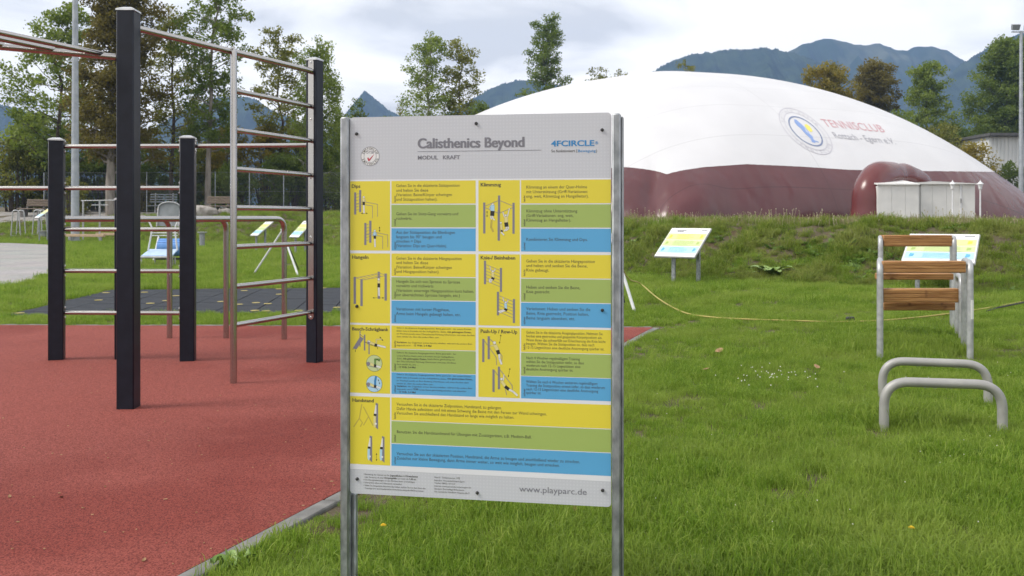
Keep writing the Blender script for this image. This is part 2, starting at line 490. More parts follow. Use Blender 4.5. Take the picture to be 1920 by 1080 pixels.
def membranemat(name, c1, c2, rough, bumps, transl=0.0, fold=0.3, seams=0.0):
    m, t, b = newmat(name); L = t.links.new
    tcn = t.nodes.new('ShaderNodeTexCoord')
    n = t.nodes.new('ShaderNodeTexNoise'); n.inputs['Scale'].default_value = 0.35; n.inputs['Detail'].default_value = 8
    L(tcn.outputs['Object'], n.inputs['Vector'])
    r = t.nodes.new('ShaderNodeValToRGB'); r.color_ramp.elements[0].position = 0.3; r.color_ramp.elements[1].position = 0.7
    r.color_ramp.elements[0].color = (*c1, 1); r.color_ramp.elements[1].color = (*c2, 1)
    L(n.outputs['Fac'], r.inputs[0]); L(r.outputs[0], b.inputs['Base Color'])
    b.inputs['Roughness'].default_value = rough
    mp_ = t.nodes.new('ShaderNodeMapping'); mp_.inputs['Scale'].default_value = bumps
    L(tcn.outputs['Object'], mp_.inputs[0])
    n2 = t.nodes.new('ShaderNodeTexNoise'); n2.inputs['Scale'].default_value = 1.0; n2.inputs['Detail'].default_value = 1
    n2.inputs['Distortion'].default_value = 0.2
    L(mp_.outputs[0], n2.inputs['Vector'])
    if seams:
        sp = t.nodes.new('ShaderNodeSeparateXYZ'); L(tcn.outputs['Object'], sp.inputs[0])
        ln = []
        for ca, cb, per in ((.27, -.96, 1.6), (.96, .27, 6.5)):
            a_ = t.nodes.new('ShaderNodeMath'); a_.operation = 'MULTIPLY'; a_.inputs[1].default_value = ca; L(sp.outputs['X'], a_.inputs[0])
            b_ = t.nodes.new('ShaderNodeMath'); b_.operation = 'MULTIPLY_ADD'; b_.inputs[1].default_value = cb; L(sp.outputs['Y'], b_.inputs[0]); L(a_.outputs[0], b_.inputs[2])
            c_ = t.nodes.new('ShaderNodeMath'); c_.operation = 'PINGPONG'; c_.inputs[1].default_value = per; L(b_.outputs[0], c_.inputs[0])
            d_ = t.nodes.new('ShaderNodeMath'); d_.operation = 'LESS_THAN'; d_.inputs[1].default_value = 0.022; L(c_.outputs[0], d_.inputs[0]); ln.append(d_)
        mxs = t.nodes.new('ShaderNodeMath'); mxs.operation = 'MAXIMUM'; L(ln[0].outputs[0], mxs.inputs[0]); L(ln[1].outputs[0], mxs.inputs[1])
        ms = t.nodes.new('ShaderNodeMix'); ms.data_type = 'RGBA'; L(mxs.outputs[0], ms.inputs['Factor']); L(r.outputs[0], ms.inputs['A'])
        ms.inputs['B'].default_value = tuple(v * seams for v in c1) + (1,); L(ms.outputs['Result'], b.inputs['Base Color'])
    bp = t.nodes.new('ShaderNodeBump'); bp.inputs['Strength'].default_value = fold; bp.inputs['Distance'].default_value = 0.15
    L(n2.outputs['Fac'], bp.inputs['Height']); L(bp.outputs[0], b.inputs['Normal'])
    return m


M['white_mem'] = membranemat('white_membrane', (0.56, 0.56, 0.58), (0.62, 0.62, 0.64), 0.45, (0.25, 0.25, 0.12), fold=0.07, seams=0.86)
M['maroon'] = membranemat('maroon_membrane', (0.080, 0.023, 0.026), (0.105, 0.030, 0.033), 0.25, (1.0, 1.0, 0.14), fold=0.85, seams=0.85)
M['maroon2'] = membranemat('maroon_inflated', (0.105, 0.024, 0.024), (0.135, 0.032, 0.032), 0.25, (0.9, 0.9, 0.5), fold=0.15)

M['grass'] = grassmat('grass_blade', ((0.070, 0.145, 0.012), (0.180, 0.285, 0.028), (0.35, 0.420, 0.090)), (0.255, 0.330, 0.060), 0.5)
M['wild'] = grassmat('wild_grass_blade', ((0.070, 0.120, 0.015), (0.170, 0.235, 0.032), (0.31, 0.330, 0.085)), (0.25, 0.265, 0.080), 0.5)
M['weed'] = leafmat('weed_leaf', (0.07, 0.14, 0.025), (0.17, 0.26, 0.06), 0.3)
M['stalk'] = leafmat('dry_stalk', (0.20, 0.17, 0.09), (0.32, 0.28, 0.17), 0.2)
M['seed'] = pmat('seed_head', (0.34, 0.29, 0.17), (0.50, 0.45, 0.32), scale=20, rough=0.9)
M['yellowflower'] = pmat('dandelion_petal', (0.75, 0.52, 0.02), (0.85, 0.65, 0.05), scale=60, rough=0.7)
M['whiteflower'] = pmat('clover_petal', (0.62, 0.62, 0.52), (0.78, 0.77, 0.68), scale=60, rough=0.8)
M['deadleaf'] = pmat('dead_leaf', (0.22, 0.13, 0.06), (0.38, 0.25, 0.13), scale=30, rough=0.9)

# ------------------------------------------------------------------ ground and paved surfaces
def axis(lo, hi, dense, n1, far, n2):
    a = np.linspace(-dense, dense, n1)
    g = dense + (far - dense) * (np.linspace(0, 1, n2 + 1)[1:] ** 3)
    return np.concatenate([-g[::-1], a, g])


gx = axis(-1, 1, 30, 241, 1900, 40)
gy = np.concatenate([-6 - np.linspace(1, 0, 14)[:-1] ** 3 * 230, np.linspace(-6, 70, 305), 70 + np.linspace(0, 1, 50)[1:] ** 3 * 1750])
GX, GY = np.meshgrid(gx, gy)
GZ = gz(GX, GY)
nx, ny = len(gx), len(gy)
idx = np.arange(nx * ny).reshape(ny, nx)
FQ = np.stack([idx[:-1, :-1], idx[:-1, 1:], idx[1:, 1:], idx[1:, :-1]], -1).reshape(-1, 4)
g = np_mesh('ground', np.stack([GX, GY, GZ], -1).reshape(-1, 3), FQ, M['soil'], smooth=True)
tag(g, 'green lawn ground with a grassy bank rising behind', 'ground', kind='structure')

# red rubber floor
KA = Vector((1.65, 10.30, 0)); KD = Vector((-1.19 - 1.65, 3.19 - 10.30, 0)).normalized()   # kerb line, running towards the camera
KB = KA + KD * 14.5
FARL = Vector((-15, 10.78, 0))
LN = Vector((KB.x - 12, KB.y, 0))
KN = Vector((-KD.y, KD.x, 0))           # towards the lawn side
if KN.x < 0: KN = -KN
mb = MB()
mb.prism([(p.x, p.y, -0.05) for p in (KB, KA, FARL, LN)], (0, 0, 0.066))
fl = mb.build('sports_floor', M['rubber'], smooth=False)
tag(fl, 'red rubber granulate floor under the calisthenics rig', 'floor', kind='structure')
kerb_me = None
kerb = thing('kerb', (KA.x, KA.y, 0), 'grey concrete kerb between the red rubber floor and the lawn', 'kerb')
tag(kerb, kind='structure')
n = 15
FD = (FARL - KA).normalized()
for i in range(n):
    c = KA + KD * (0.5 + i * 0.965) + KN * 0.041
    MB().box((c.x, c.y, -0.025 + random.uniform(-0.002, 0.002)), (0.955, 0.08, 0.085), ax=KD, bev=0.006).build('kerb_stone', M['kerb'], kerb)
FN = Vector((FD.y, -FD.x, 0)); FN = FN if FN.y > 0 else -FN
for i in range(16):
    c = KA + FD * (0.5 + i * 1.0) + FN * 0.041
    MB().box((c.x, c.y, -0.025 + random.uniform(-0.002, 0.002)), (0.99, 0.08, 0.085), ax=FD, bev=0.006).build('kerb_stone', M['kerb'], kerb)

# dark fall-protection mat of separate tiles
MO = Vector((-6.67, 11.47, 0)); M1 = Vector((0.9933, 0.1153, 0)); M2 = Vector((-0.1153, 0.9933, 0))
NT1, NT2, TS = 14, 8, 0.53
mat_root = thing('rubber_mat', MO, 'dark grey rubber tile area with yellow spots in the lawn', 'floor')
tag(mat_root, kind='structure')
tile_me = None
for i in range(NT1):
    for j in range(NT2):
        c = MO + M1 * ((i + 0.5) * TS) + M2 * ((j + 0.5) * TS)
        if tile_me is None:
            t0 = MB().box((MO.x, MO.y, -0.01), (TS - 0.010, TS - 0.010, 0.05), ax=M1, bev=0.006).build('rubber_tile', M['mat'], mat_root)
            tile_me = t0
        else:
            t0 = tile_me.copy(); col.objects.link(t0); t0.parent = mat_root
        t0.location = (c.x - MO.x, c.y - MO.y, random.uniform(-0.003, 0.003))
for px, py in ((179, 547), (199, 551), (185, 565), (60, 579), (18, 585), (37, 590), (271, 550), (312, 566), (330, 557), (282, 571), (415, 568), (458, 547),
               (448, 573), (480, 570), (502, 572), (478, 585), (499, 586), (523, 544), (524, 554), (606, 542), (632, 579), (560, 585)):
    p = gp(px, py)
    d = p - MO
    if 0.1 < d.dot(M1) < NT1 * TS - 0.1 and 0.1 < d.dot(M2) < NT2 * TS - 0.1:
        pts = [(p.x + math.cos(a * math.pi / 7) * 0.06, p.y + math.sin(a * math.pi / 7) * 0.06, 0.017) for a in range(14)]
        MB().prism(pts, (0, 0, 0.005)).build('spot', M['matdot'], mat_root, smooth=False)

# paver path on the left, gravel path behind
PATH = [(-44, 45), (-25.5, 44.5), (-21, 41), (-18.3, 35.5), (-15.3, 30), (-13.3, 26), (-11.9, 22.8), (-10.5, 20), (-9.8, 17.9), (-9.5, 16.2), (-44, 13)]
mb = MB(); mb.prism([(x, y, -0.05) for x, y in PATH][::-1], (0, 0, 0.07))
tag(mb.build('paved_path', M['pavers'], smooth=False), 'pale grey concrete paver path curving in from the left', 'path', kind='structure')
xs = np.linspace(-50, -21, 60); ys = np.linspace(0, 1, 10)
V = []
for j in ys:
    for x in xs:
        y = 57.5 + (x + 35) * 0.10 + j * 7
        V.append((x, y, float(gz(x, y)) + 0.03))
idq = np.arange(600).reshape(10, 60)
tag(np_mesh('gravel_path', V, np.stack([idq[:-1, :-1], idq[:-1, 1:], idq[1:, 1:], idq[1:, :-1]], -1).reshape(-1, 4), M['gravel'], smooth=True),
    'grey gravel path behind the wooden benches', 'path', kind='structure')


def poly_in(poly, x, y):
    c = np.zeros(np.shape(x), bool)
    for i in range(len(poly)):
        x1, y1 = poly[i]; x2, y2 = poly[i - 1]
        c ^= ((y1 > y) != (y2 > y)) & (x < (x2 - x1) * (y - y1) / (y2 - y1 + 1e-12) + x1)
    return c


def off(p, s):
    return (p.x + s.x, p.y + s.y)


FLOORP = [off(KB, KN * 0.115), off(KA, KN * 0.115 + FN * 0.06), off(FARL, FN * 0.085), (LN.x, LN.y)]
m0 = MO - M1 * 0.01 - M2 * 0.01
MATP = [(m0.x, m0.y), off(m0, M1 * (NT1 * TS + 0.02)), off(m0, M1 * (NT1 * TS + 0.02) + M2 * (NT2 * TS + 0.02)), off(m0, M2 * (NT2 * TS + 0.02))]


def is_grass(x, y):
    a = ~(poly_in(FLOORP, x, y) | poly_in(MATP, x, y) | poly_in(PATH, x, y))
    gpth = (x < -21) & (y > 57.5 + (x + 35) * 0.10 - 0.2) & (y < 64.7 + (x + 35) * 0.10)
    return a & ~gpth


# ------------------------------------------------------------------ mountains (real relief, faded by the haze)
def mountain(name, label, prof, D, depth, mat, seed, jag=1.0, rough=1.0, ext=300):
    xs_ = np.array([p[0] for p in prof], float); ys_ = np.array([p[1] for p in prof], float)
    pxs = np.arange(xs_[0], xs_[-1], 1.3)
    crest = np.interp(pxs, xs_, ys_)
    r_ = np.random.default_rng(seed)
    crest = crest + (np.sin(pxs * 0.09 + seed) * 1.0 + np.sin(pxs * 0.23 + seed * 2) * 0.6)
    spk = r_.random(len(pxs)) ** 2 * 3.2 * jag
    rows = 26
    V = []
    Xc = (pxs - 960) / F * D; Zc = CH + (HZ - crest) / F * D
    for k in range(rows + 2):
        if k == 0:      # back slope
            V.append(np.stack([Xc * 1.02, np.full_like(Xc, D * 1.04), np.full_like(Xc, -20.0)], -1)); continue
        t = (k - 1) / rows
        Y = D - depth * t * (1 + 0.10 * np.sin(pxs * 0.017 + seed))
        z = Zc * (1 - t) ** 1.15 - 22 * t
        bmp = (np.sin(pxs * 0.05 + t * 9 + seed) * np.cos(pxs * 0.021 - t * 5) * 0.085 + np.sin(pxs * 0.13 + t * 17 + seed * 3) * 0.035 + np.sin(pxs * 0.31 - t * 23 + seed) * 0.014) * Zc * min(1, t * 4) * (1 - t) * rough
        z = z + bmp
        if k == 1: z = z + spk / F * D
        elif t < 0.9: z = z + r_.random(len(pxs)) * 2.0 / F * D * jag
        V.append(np.stack([Xc * (Y / D) ** 0.35, Y, z], -1))
    V = np.concatenate(V)
    n_ = len(pxs); q = np.arange((rows + 2) * n_).reshape(rows + 2, n_)
    Fq = np.stack([q[:-1, :-1], q[1:, :-1], q[1:, 1:], q[:-1, 1:]], -1).reshape(-1, 4)
    o = np_mesh(name, V, Fq, mat)
    tag(o, label, 'mountain', kind='structure')
    return o


mountain('mountain', 'forested blue mountain rising behind the white dome', [(1150, 200), (1228, 134), (1262, 113), (1300, 103), (1350, 96), (1430, 91), (1480, 97), (1540, 120), (1620, 165), (1720, 230), (1850, 330)],
         1500, 600, M['hill'], 1, 1.3)
mountain('mountain', 'paler rocky double summit behind the forested mountain', [(1380, 180), (1440, 122), (1480, 97), (1505, 84), (1545, 72), (1590, 80), (1622, 86), (1650, 82), (1678, 92), (1700, 97), (1712, 89), (1745, 86), (1775, 96), (1805, 112), (1860, 150), (1960, 220)],
         1760, 600, M['rocky'], 2, 0.35, 1.5)
mountain('mountain', 'dark blue wooded ridge rising towards the edge behind the green trees', [(1650, 260), (1700, 205), (1770, 152), (1800, 122), (1850, 92), (1920, 62), (2000, 40), (2150, 30), (2400, 60)],
         1380, 550, M['hill'], 3, 1.2)
mountain('mountain', 'low blue ridge between the twin tree and the dome', [(820, 230), (870, 195), (900, 178), (940, 158), (965, 152), (1010, 153), (1060, 165), (1120, 190), (1220, 250)], 1640, 560, M['hill'], 4, 1.2)
mountain('mountain', 'small pointed blue peak above the information board', [(600, 270), (640, 222), (662, 195), (683, 171), (700, 184), (725, 203), (745, 215), (800, 240), (860, 270)], 1720, 560, M['hill'], 5, 0.7)
mountain('mountain', 'blue ridge seen between the climbing posts', [(255, 260), (330, 215), (400, 186), (445, 180), (478, 187), (520, 212), (570, 232), (640, 262)], 1620, 560, M['hill'], 6, 0.9)
mountain('mountain', 'hazy blue ridge at the left edge behind the trees', [(-420, 150), (-250, 165), (-100, 182), (0, 196), (40, 205), (70, 228), (110, 252), (200, 290)], 1500, 560, M['hill'], 7, 0.9)

# ------------------------------------------------------------------ air dome
DC = np.array([12.5, 73.0]); DH, DZ0 = 11.8, 1.2
foot = np.array([(7.5, 47.3), (36, 56), (34, 92), (-2, 100), (-16, 72)]) - DC
NTH = 1440
TH = np.linspace(-np.pi, np.pi, NTH, endpoint=False)
RS = np.zeros(NTH)
for i_, t_ in enumerate(TH):
    d_ = (math.cos(t_), math.sin(t_)); best = 1e9
    for a_ in range(5):
        A_ = foot[a_]; B_ = foot[(a_ + 1) % 5]; e_ = B_ - A_
        den = d_[0] * e_[1] - d_[1] * e_[0]
        if abs(den) < 1e-9: continue
        r_ = (A_[0] * e_[1] - A_[1] * e_[0]) / den; s_ = (A_[0] * d_[1] - A_[1] * d_[0]) / den
        if r_ > 0 and -1e-6 <= s_ <= 1 + 1e-6: best = min(best, r_)
    RS[i_] = best
kw = int(0.5 / (2 * np.pi) * NTH); wn = np.hanning(2 * kw + 3)[1:-1]; wn /= wn.sum()
RR = np.convolve(np.concatenate([RS[-kw:], RS, RS[:kw]]), wn, 'valid')
ang0 = math.atan2(foot[0][1], foot[0][0])
dth = np.abs((TH - ang0 + np.pi) % (2 * np.pi) - np.pi)
CW = np.exp(-(dth / 0.22) ** 2)            # the sharp crease is kept only at the nearest corner
RSH = RR * (1 - CW) + (0.2 * RR + 0.8 * RS) * CW


def dome_r(i, s):
    k = s ** 16
    base = (0.5 * RS[i] + 0.5 * RR[i]) * (1 - CW[i]) + RSH[i] * CW[i]
    # the low skirt swells out beside the crease
    win = np.exp(-((s - 0.975) / 0.055) ** 2)
    swell = 1 + (0.030 * np.exp(-((dth[i] - 0.10) / 0.06) ** 2) - 0.030 * np.exp(-(dth[i] / 0.024) ** 2)) * win
    return (RR[i] * (1 - k) + base * k) * swell


def dome_pt(i, s):
    r = dome_r(i, s) * s
    z = DZ0 + DH * np.clip(1 - s ** 2, 0, 1) ** 0.75
    return np.stack([DC[0] + np.cos(TH[i]) * r, DC[1] + np.sin(TH[i]) * r, z], -1)


BPX = [600, 900, 1172, 1200, 1225, 1240, 1250, 1260, 1280, 1320, 1400, 1500, 1590, 1700, 1870, 1960]
BPY = [345, 330, 313, 315.5, 319.5, 323, 326.5, 323.5, 319, 313, 307.5, 312, 318, 320, 322, 326]
SB = np.full(NTH, 0.95)
ss = np.linspace(0.80, 0.9995, 400)
for i_ in range(NTH):
    P = dome_pt(np.full(400, i_), ss)
    if P[-1, 1] < DC[1] + 2:
        ppx = 960 + F * P[:, 0] / P[:, 1]; ppy = HZ - (P[:, 2] - CH) * F / P[:, 1]
        ok = np.nonzero(ppy >= np.interp(ppx, BPX, BPY))[0]
        SB[i_] = ss[ok[0]] if len(ok) else 0.95
    else:
        SB[i_] = ss[np.nonzero(P[:, 2] < DZ0 + 2.7)[0][0]]
dome = thing('air_dome', (DC[0], DC[1], DZ0), 'large white inflated tennis dome with a glossy maroon skirt', 'air dome')
I3 = np.arange(NTH)


def dome_sheet(name, sfun, rows, mat):
    V = []
    for k in range(rows):
        V.append(dome_pt(I3, sfun(k / (rows - 1))))
    q = np.arange(rows * NTH).reshape(rows, NTH)
    q2 = np.concatenate([q, q[:, :1]], 1)
    Fq = np.stack([q2[:-1, :-1], q2[1:, :-1], q2[1:, 1:], q2[:-1, 1:]], -1).reshape(-1, 4)
    return np_mesh(name, np.concatenate(V), Fq, mat, dome, smooth=True)


dome_sheet('canopy', lambda t: SB * (0.004 + 0.996 * t), 48, M['white_mem'])
dome_sheet('skirt', lambda t: SB + (0.9999 - SB) * (t ** 0.8), 16, M['maroon'])
# club emblem and lettering on the membrane
dense_s = np.linspace(0.35, 0.95, 260)
sel = np.arange(0, NTH)
FR = sel[(TH[sel] < -0.70) & (TH[sel] > -1.75)]
GP = np.stack([dome_pt(np.full(260, i_), dense_s) for i_ in FR])
GPX = 960 + F * GP[..., 0] / GP[..., 1]; GPY = HZ - (GP[..., 2] - CH) * F / GP[..., 1]
FLAT = GP.reshape(-1, 3); FPX = GPX.ravel(); FPY = GPY.ravel()
near = (FPX > 1420) & (FPX < 1720) & (FPY > 170) & (FPY < 320)
FLAT, FPX, FPY = FLAT[near], FPX[near], FPY[near]
Nc = np.array([-0.2, -0.85, 0.49])


def on_dome(px, py, lift=0.03):
    d2 = (FPX - px) ** 2 + (FPY - py) ** 2
    k = np.argpartition(d2, 14)[:14]
    A_ = np.stack([np.ones(14), FPX[k] - px, FPY[k] - py], -1)
    Yd = np.linalg.lstsq(A_, FLAT[k, 1], rcond=None)[0][0]
    p = at(px, py, Yd)
    toc = (Vector((0, 0, CH)) - p).normalized()
    return p + toc * lift


def text_np(s, res=3, bold=0.0):
    cu = bpy.data.curves.new('tmp', 'FONT')
    cu.body = s; cu.size = 1.0; cu.resolution_u = res; cu.offset = bold
    o = bpy.data.objects.new('tmp', cu)
    me = o.to_mesh()
    v = np.zeros(len(me.vertices) * 3); me.vertices.foreach_get('co', v)
    v = v.reshape(-1, 3)[:, :2]
    fs = [tuple(p.vertices) for p in me.polygons]
    o.to_mesh_clear()
    bpy.data.objects.remove(o); bpy.data.curves.remove(cu)
    return v, fs


def flatmat(name, c, rough=0.5):
    return pmat(name, c, tuple(x * 1.06 for x in c), scale=5, detail=3, rough=rough)


M['e_blue'] = flatmat('emblem_blue', (0.20, 0.30, 0.56)); M['e_navy'] = flatmat('emblem_navy', (0.16, 0.20, 0.32))
M['e_yellow'] = flatmat('emblem_yellow', (0.70, 0.62, 0.12)); M['e_line'] = flatmat('emblem_line', (0.47, 0.46, 0.51))
M['e_red'] = flatmat('lettering_red', (0.50, 0.26, 0.29)); M['e_grey'] = flatmat('lettering_grey', (0.31, 0.31, 0.35))
EO = np.array([1510.5, 246.0]); EU = np.array([40.0, 3.6]); EV = np.array([30.6, 43.8])


def em(u, v, lift=0.03):
    p = EO + EU * u + EV * v
    return on_dome(p[0], p[1], lift)


def ring(r, wd, lift=0.03, n=72):
    mb = MB(); vs = []; fs = []
    for k in range(n):
        a = 2 * math.pi * k / n
        vs.append(em(math.cos(a) * (r - wd / 2), math.sin(a) * (r - wd / 2), lift)); vs.append(em(math.cos(a) * (r + wd / 2), math.sin(a) * (r + wd / 2), lift))
    for k in range(n):
        j = (k + 1) % n
        fs.append((2 * k, 2 * k + 1, 2 * j + 1, 2 * j))
    return mb.add(vs, fs)


ring(0.985, 0.03).build('emblem_ring', M['e_line'], dome)
ring(0.80, 0.022).build('emblem_ring', M['e_line'], dome)
ring(0.62, 0.055).build('emblem_ring', M['e_navy'], dome)
lake = [(-.16, -.50), (-.06, -.49), (0.02, -.34), (0.10, -.18), (.13, 0.0), (.12, .10), (.17, .22), (.12, .30), (.14, .38), (.28, .42), (.26, .47), (.13, .44), (.06, .50), (-.06, .46), (-.02, .36),
        (-.03, .26), (-.09, .14), (-.12, 0.02), (-.15, -.12), (-.22, -.22), (-.24, -.36)]
mb = MB(); mb.add([em(u, v) for u, v in lake], [tuple(range(len(lake)))]); mb.build('emblem_lake', M['e_blue'], dome, smooth=False)
mb = MB(); mb.add([em(.26 + .12 * math.cos(a * .5236) * (1 + .12 * (a % 2)), -.16 + .17 * math.sin(a * .5236)) for a in range(12)], [tuple(range(12))])
mb.build('emblem_sun', M['e_yellow'], dome, smooth=False)


def dome_text(s, p0, p1, down, mat, bold=0.0, name='lettering'):
    """p0..p1 = baseline from first to last glyph in the plan of the print, down = cap height vector"""
    v, fs = text_np(s, 2, bold)
    wmax = v[:, 0].max(); capH = 0.70
    p0 = np.array(p0, float); p1 = np.array(p1, float); dn = np.array(down, float)
    P = [on_dome(*(p0 + (p1 - p0) * (x / wmax) - dn * (y / capH)), 0.035) for x, y in v]
    MB().add(P, fs).build(name, mat, dome, smooth=False)


dome_text('TENNISCLUB', (1548, 237), (1661, 248.5), (11.2, 14.6), M['e_red'], 0.0)
dome_text('Rottach - Egern e.V.', (1566, 258.5), (1681, 270.5), (8.6, 11.8), M['e_grey'], 0.0)
# ring lettering around the emblem, small
def ring_text(s, r, a0, a1, hgt, flip=False):
    mb = MB()
    for k, ch in enumerate(s):
        if ch == ' ': continue
        a = a0 + (a1 - a0) * k / (len(s) - 1)
        v, fs = text_np(ch, 1)
        v = v - np.array([v[:, 0].mean(), 0.35])
        tx, ty = -math.sin(a), math.cos(a); ox, oy = math.cos(a), math.sin(a)
        sg = -1 if flip else 1
        P = [em(ox * (r + y * hgt * sg) + tx * x * hgt * sg, oy * (r + y * hgt * sg) + ty * x * hgt * sg) for x, y in v]
        mb.add(P, fs)
    return mb


ring_text('TENNISCLUB', 0.88, R(150), R(35), 0.17, True).build('lettering', M['e_line'], dome, smooth=False)['kind'] = 'stuff'
ring_text('ROTTACH EGERN', 0.88, R(-155), R(-25), 0.15).build('lettering', M['e_line'], dome, smooth=False)['kind'] = 'stuff'

# inflated entrance collar
cp = [at(1626, 428, 45.0), at(1628, 395, 45.0), at(1632, 355, 45.1), at(1645, 333, 45.6), at(1672, 329, 46.6), at(1700, 333, 47.6), at(1722, 345, 48.4), at(1736, 372, 49.0), at(1740, 420, 49.2)]
cpts = []
for k in range(len(cp) - 1):
    p0, p1, p2, p3 = cp[max(k - 1, 0)], cp[k], cp[k + 1], cp[min(k + 2, len(cp) - 1)]
    for j in range(6):
        t = j / 6
        cpts.append(0.5 * ((2 * p1) + (p2 - p0) * t + (2 * p0 - 5 * p1 + 4 * p2 - p3) * t * t + (3 * p1 - p0 - 3 * p2 + p3) * t ** 3))
cpts.append(cp[-1])
rad = [0.90 + 0.02 * math.sin(k * 0.75) - 0.10 * math.exp(-((k - 26) / 1.3) ** 2) - 0.007 * k for k in range(len(cpts))]
mb = MB(); mb.tube(cpts, rad, 28)
mb.build('entrance_collar', M['maroon2'], dome, angle=80)

# ------------------------------------------------------------------ hut at the dome, lamps, masts, hall
hb = Vector((at(1646, 400, 44.0).x, 44.0, 1.15))
hut = thing('equipment_hut', hb, 'white panelled entrance hut in front of the maroon skirt', 'hut')


def hp(px, Y, z):
    return Vector(((px - 960) / F * Y, Y, z))


def zat(py, Y):
    return CH - (py - HZ) / F * Y


zt = zat(347, 44.0)
for a, b in ((1646, 1671.8), (1672.2, 1697.3), (1697.7, 1722)):
    MB().prism([hp(a, 44, 1.15), hp(b, 44, 1.15), hp(b, 44, zt), hp(a, 44, zt)], (0, 0.06, 0)).build('wall_panel', M['hutwhite'], hut, smooth=False)
x0 = hp(1646, 44, 0).x; x1 = hp(1722, 44, 0).x; x2 = hp(1829, 44.9, 0).x; xr = hp(1748, 44.9, 0).x
mb = MB(); mb.box(((x0 + x1) / 2, 45.3, (1.15 + zt) / 2 - 0.02), (x1 - x0 - 0.02, 2.4, zt - 1.19)); mb.build('core', M['hutwhite'], hut, smooth=False)
mb = MB(); mb.prism([(x0 - .05, 43.9, zt), (x1 + .03, 43.9, zt), (x1 + .03, 46.6, zt + .35), (x0 - .05, 46.6, zt + .35)], (0, 0, 0.07)); mb.build('roof', M['hutwhite'], hut, smooth=False)
zb = zat(346, 44.9)
mb = MB(); mb.prism([(x1 + .003, 44.06, 1.15), (x1 + .003, 44.86, 1.15), (x1 + .003, 44.86, zt), (x1 + .003, 44.06, zt)], (.05, 0, 0)); mb.build('side_panel', M['hutwhite'], hut, smooth=False)
for a, b in ((1727, 1747.8), (1748.2, 1774.8), (1775.2, 1800), (1804, 1828)):
    MB().prism([hp(a, 44.9, 1.15), hp(b, 44.9, 1.15), hp(b, 44.9, zb), hp(a, 44.9, zb)], (0, 0.06, 0)).build('wall_panel', M['hutwhite'], hut, smooth=False)
MB().prism([hp(1800.5, 44.85, 1.15), hp(1803.5, 44.85, 1.15), hp(1803.5, 44.85, zb), hp(1800.5, 44.85, zb)], (0, 0.12, 0)).build('door_jamb', M['white_tube'], hut, smooth=False)
mb = MB(); mb.box(((x1 + x2) / 2, 46.1, (1.15 + zb) / 2 - 0.03), (x2 - x1 - 0.06, 2.2, zb - 1.2)); mb.build('core', M['hutwhite'], hut, smooth=False)
zr = zat(340, 44.9)
mb = MB(); mb.prism([(x1 - .3, 44.75, zb + .01), (x2 + .04, 44.75, zb + .01), (x2 + .04, 44.75, zb + .05), (xr, 44.75, zr), (x1 - .3, 44.75, zb + .05)], (0, 2.5, 0)); mb.build('roof', M['hutwhite'], hut, smooth=False)
mb = MB(); mb.tube([hp(1801.8, 44.8, 2.05), hp(1801.8, 44.74, 2.05), hp(1801.8, 44.74, 2.25), hp(1801.8, 44.8, 2.25)], 0.02, 8); mb.build('door_handle', M['bolt'], hut)


def lamp(px, label, Y=41.0):
    b = Vector(((px - 960) / F * Y, Y, float(gz((px - 960) / F * Y, Y)) - 0.02))
    t = thing('garden_lamp', b, label, 'lamp', 'small lamp posts by the hut')
    zt_ = zat(356, Y)
    mb = MB(); mb.tube([b, b + Vector((0, 0, .12)), b + Vector((0, 0, .14)), Vector((b.x, b.y, zt_))], [.07, .07, .035, .03], 10); mb.build('post', M['white_tube'], t)
    mb = MB(); mb.tube([(b.x, b.y, zt_), (b.x, b.y, zt_ + .04), (b.x, b.y, zt_ + .26)], [.04, .075, .115], 6); mb.build('lantern', M['white_tube'], t, smooth=False)
    mb = MB(); mb.tube([(b.x, b.y, zt_ + .26), (b.x, b.y, zt_ + .29), (b.x, b.y, zt_ + .38), (b.x, b.y, zt_ + .40), (b.x, b.y, zt_ + .46)], [.15, .14, .04, .02, .012], 8); mb.build('cap', M['white_tube'], t)


lamp(1786, 'small white lantern post standing in front of the hut door')
lamp(1838, 'small white lantern post standing free against the maroon skirt')


def mast(px, Y, zbase, ytop, r0, r1, label, flood=False):
    X = (px - 960) / F * Y
    t = thing('floodlight_mast', (X, Y, zbase), label, 'mast')
    zt_ = zat(ytop, Y)
    mb = MB(); mb.tube([(X, Y, zbase), (X, Y, zbase + (zt_ - zbase) * .5), (X, Y, zt_)], [r0, (r0 + r1) / 2, r1], 14); mb.build('pole', M['mast'], t)
    mb = MB(); mb.tube([(X, Y, zbase), (X, Y, zbase + .25)], r0 * 1.35, 14); mb.build('base', M['mast'], t)
    mb = MB(); mb.tube([(X - .9, Y, zt_ - .1), (X + .9, Y, zt_ - .1)], 0.06, 8); mb.build('crossarm', M['mast'], t)
    for s in (-.6, .6):
        h = MB(); h.prism([(X + s - .32, Y - .2, zt_ + .02), (X + s + .32, Y - .2, zt_ + .02), (X + s + .38, Y - .38, zt_ + .52), (X + s - .38, Y - .38, zt_ + .52)], (0, .28, .1))
        h.build('lamp_head', M['greyplate'], t, smooth=False)
    return t


gq = gp(141, 400, 30, 70)
mast(141, 46.0, float(gz((141 - 960) / F * 46, 46)) - .1, -150, 0.21, 0.11, 'tall slim grey mast among the trees at the left', True)
mast(1914.5, 84.0, 1.0, 58, 0.24, 0.13, 'grey floodlight mast with lamp heads at the right edge beside the dome', True)

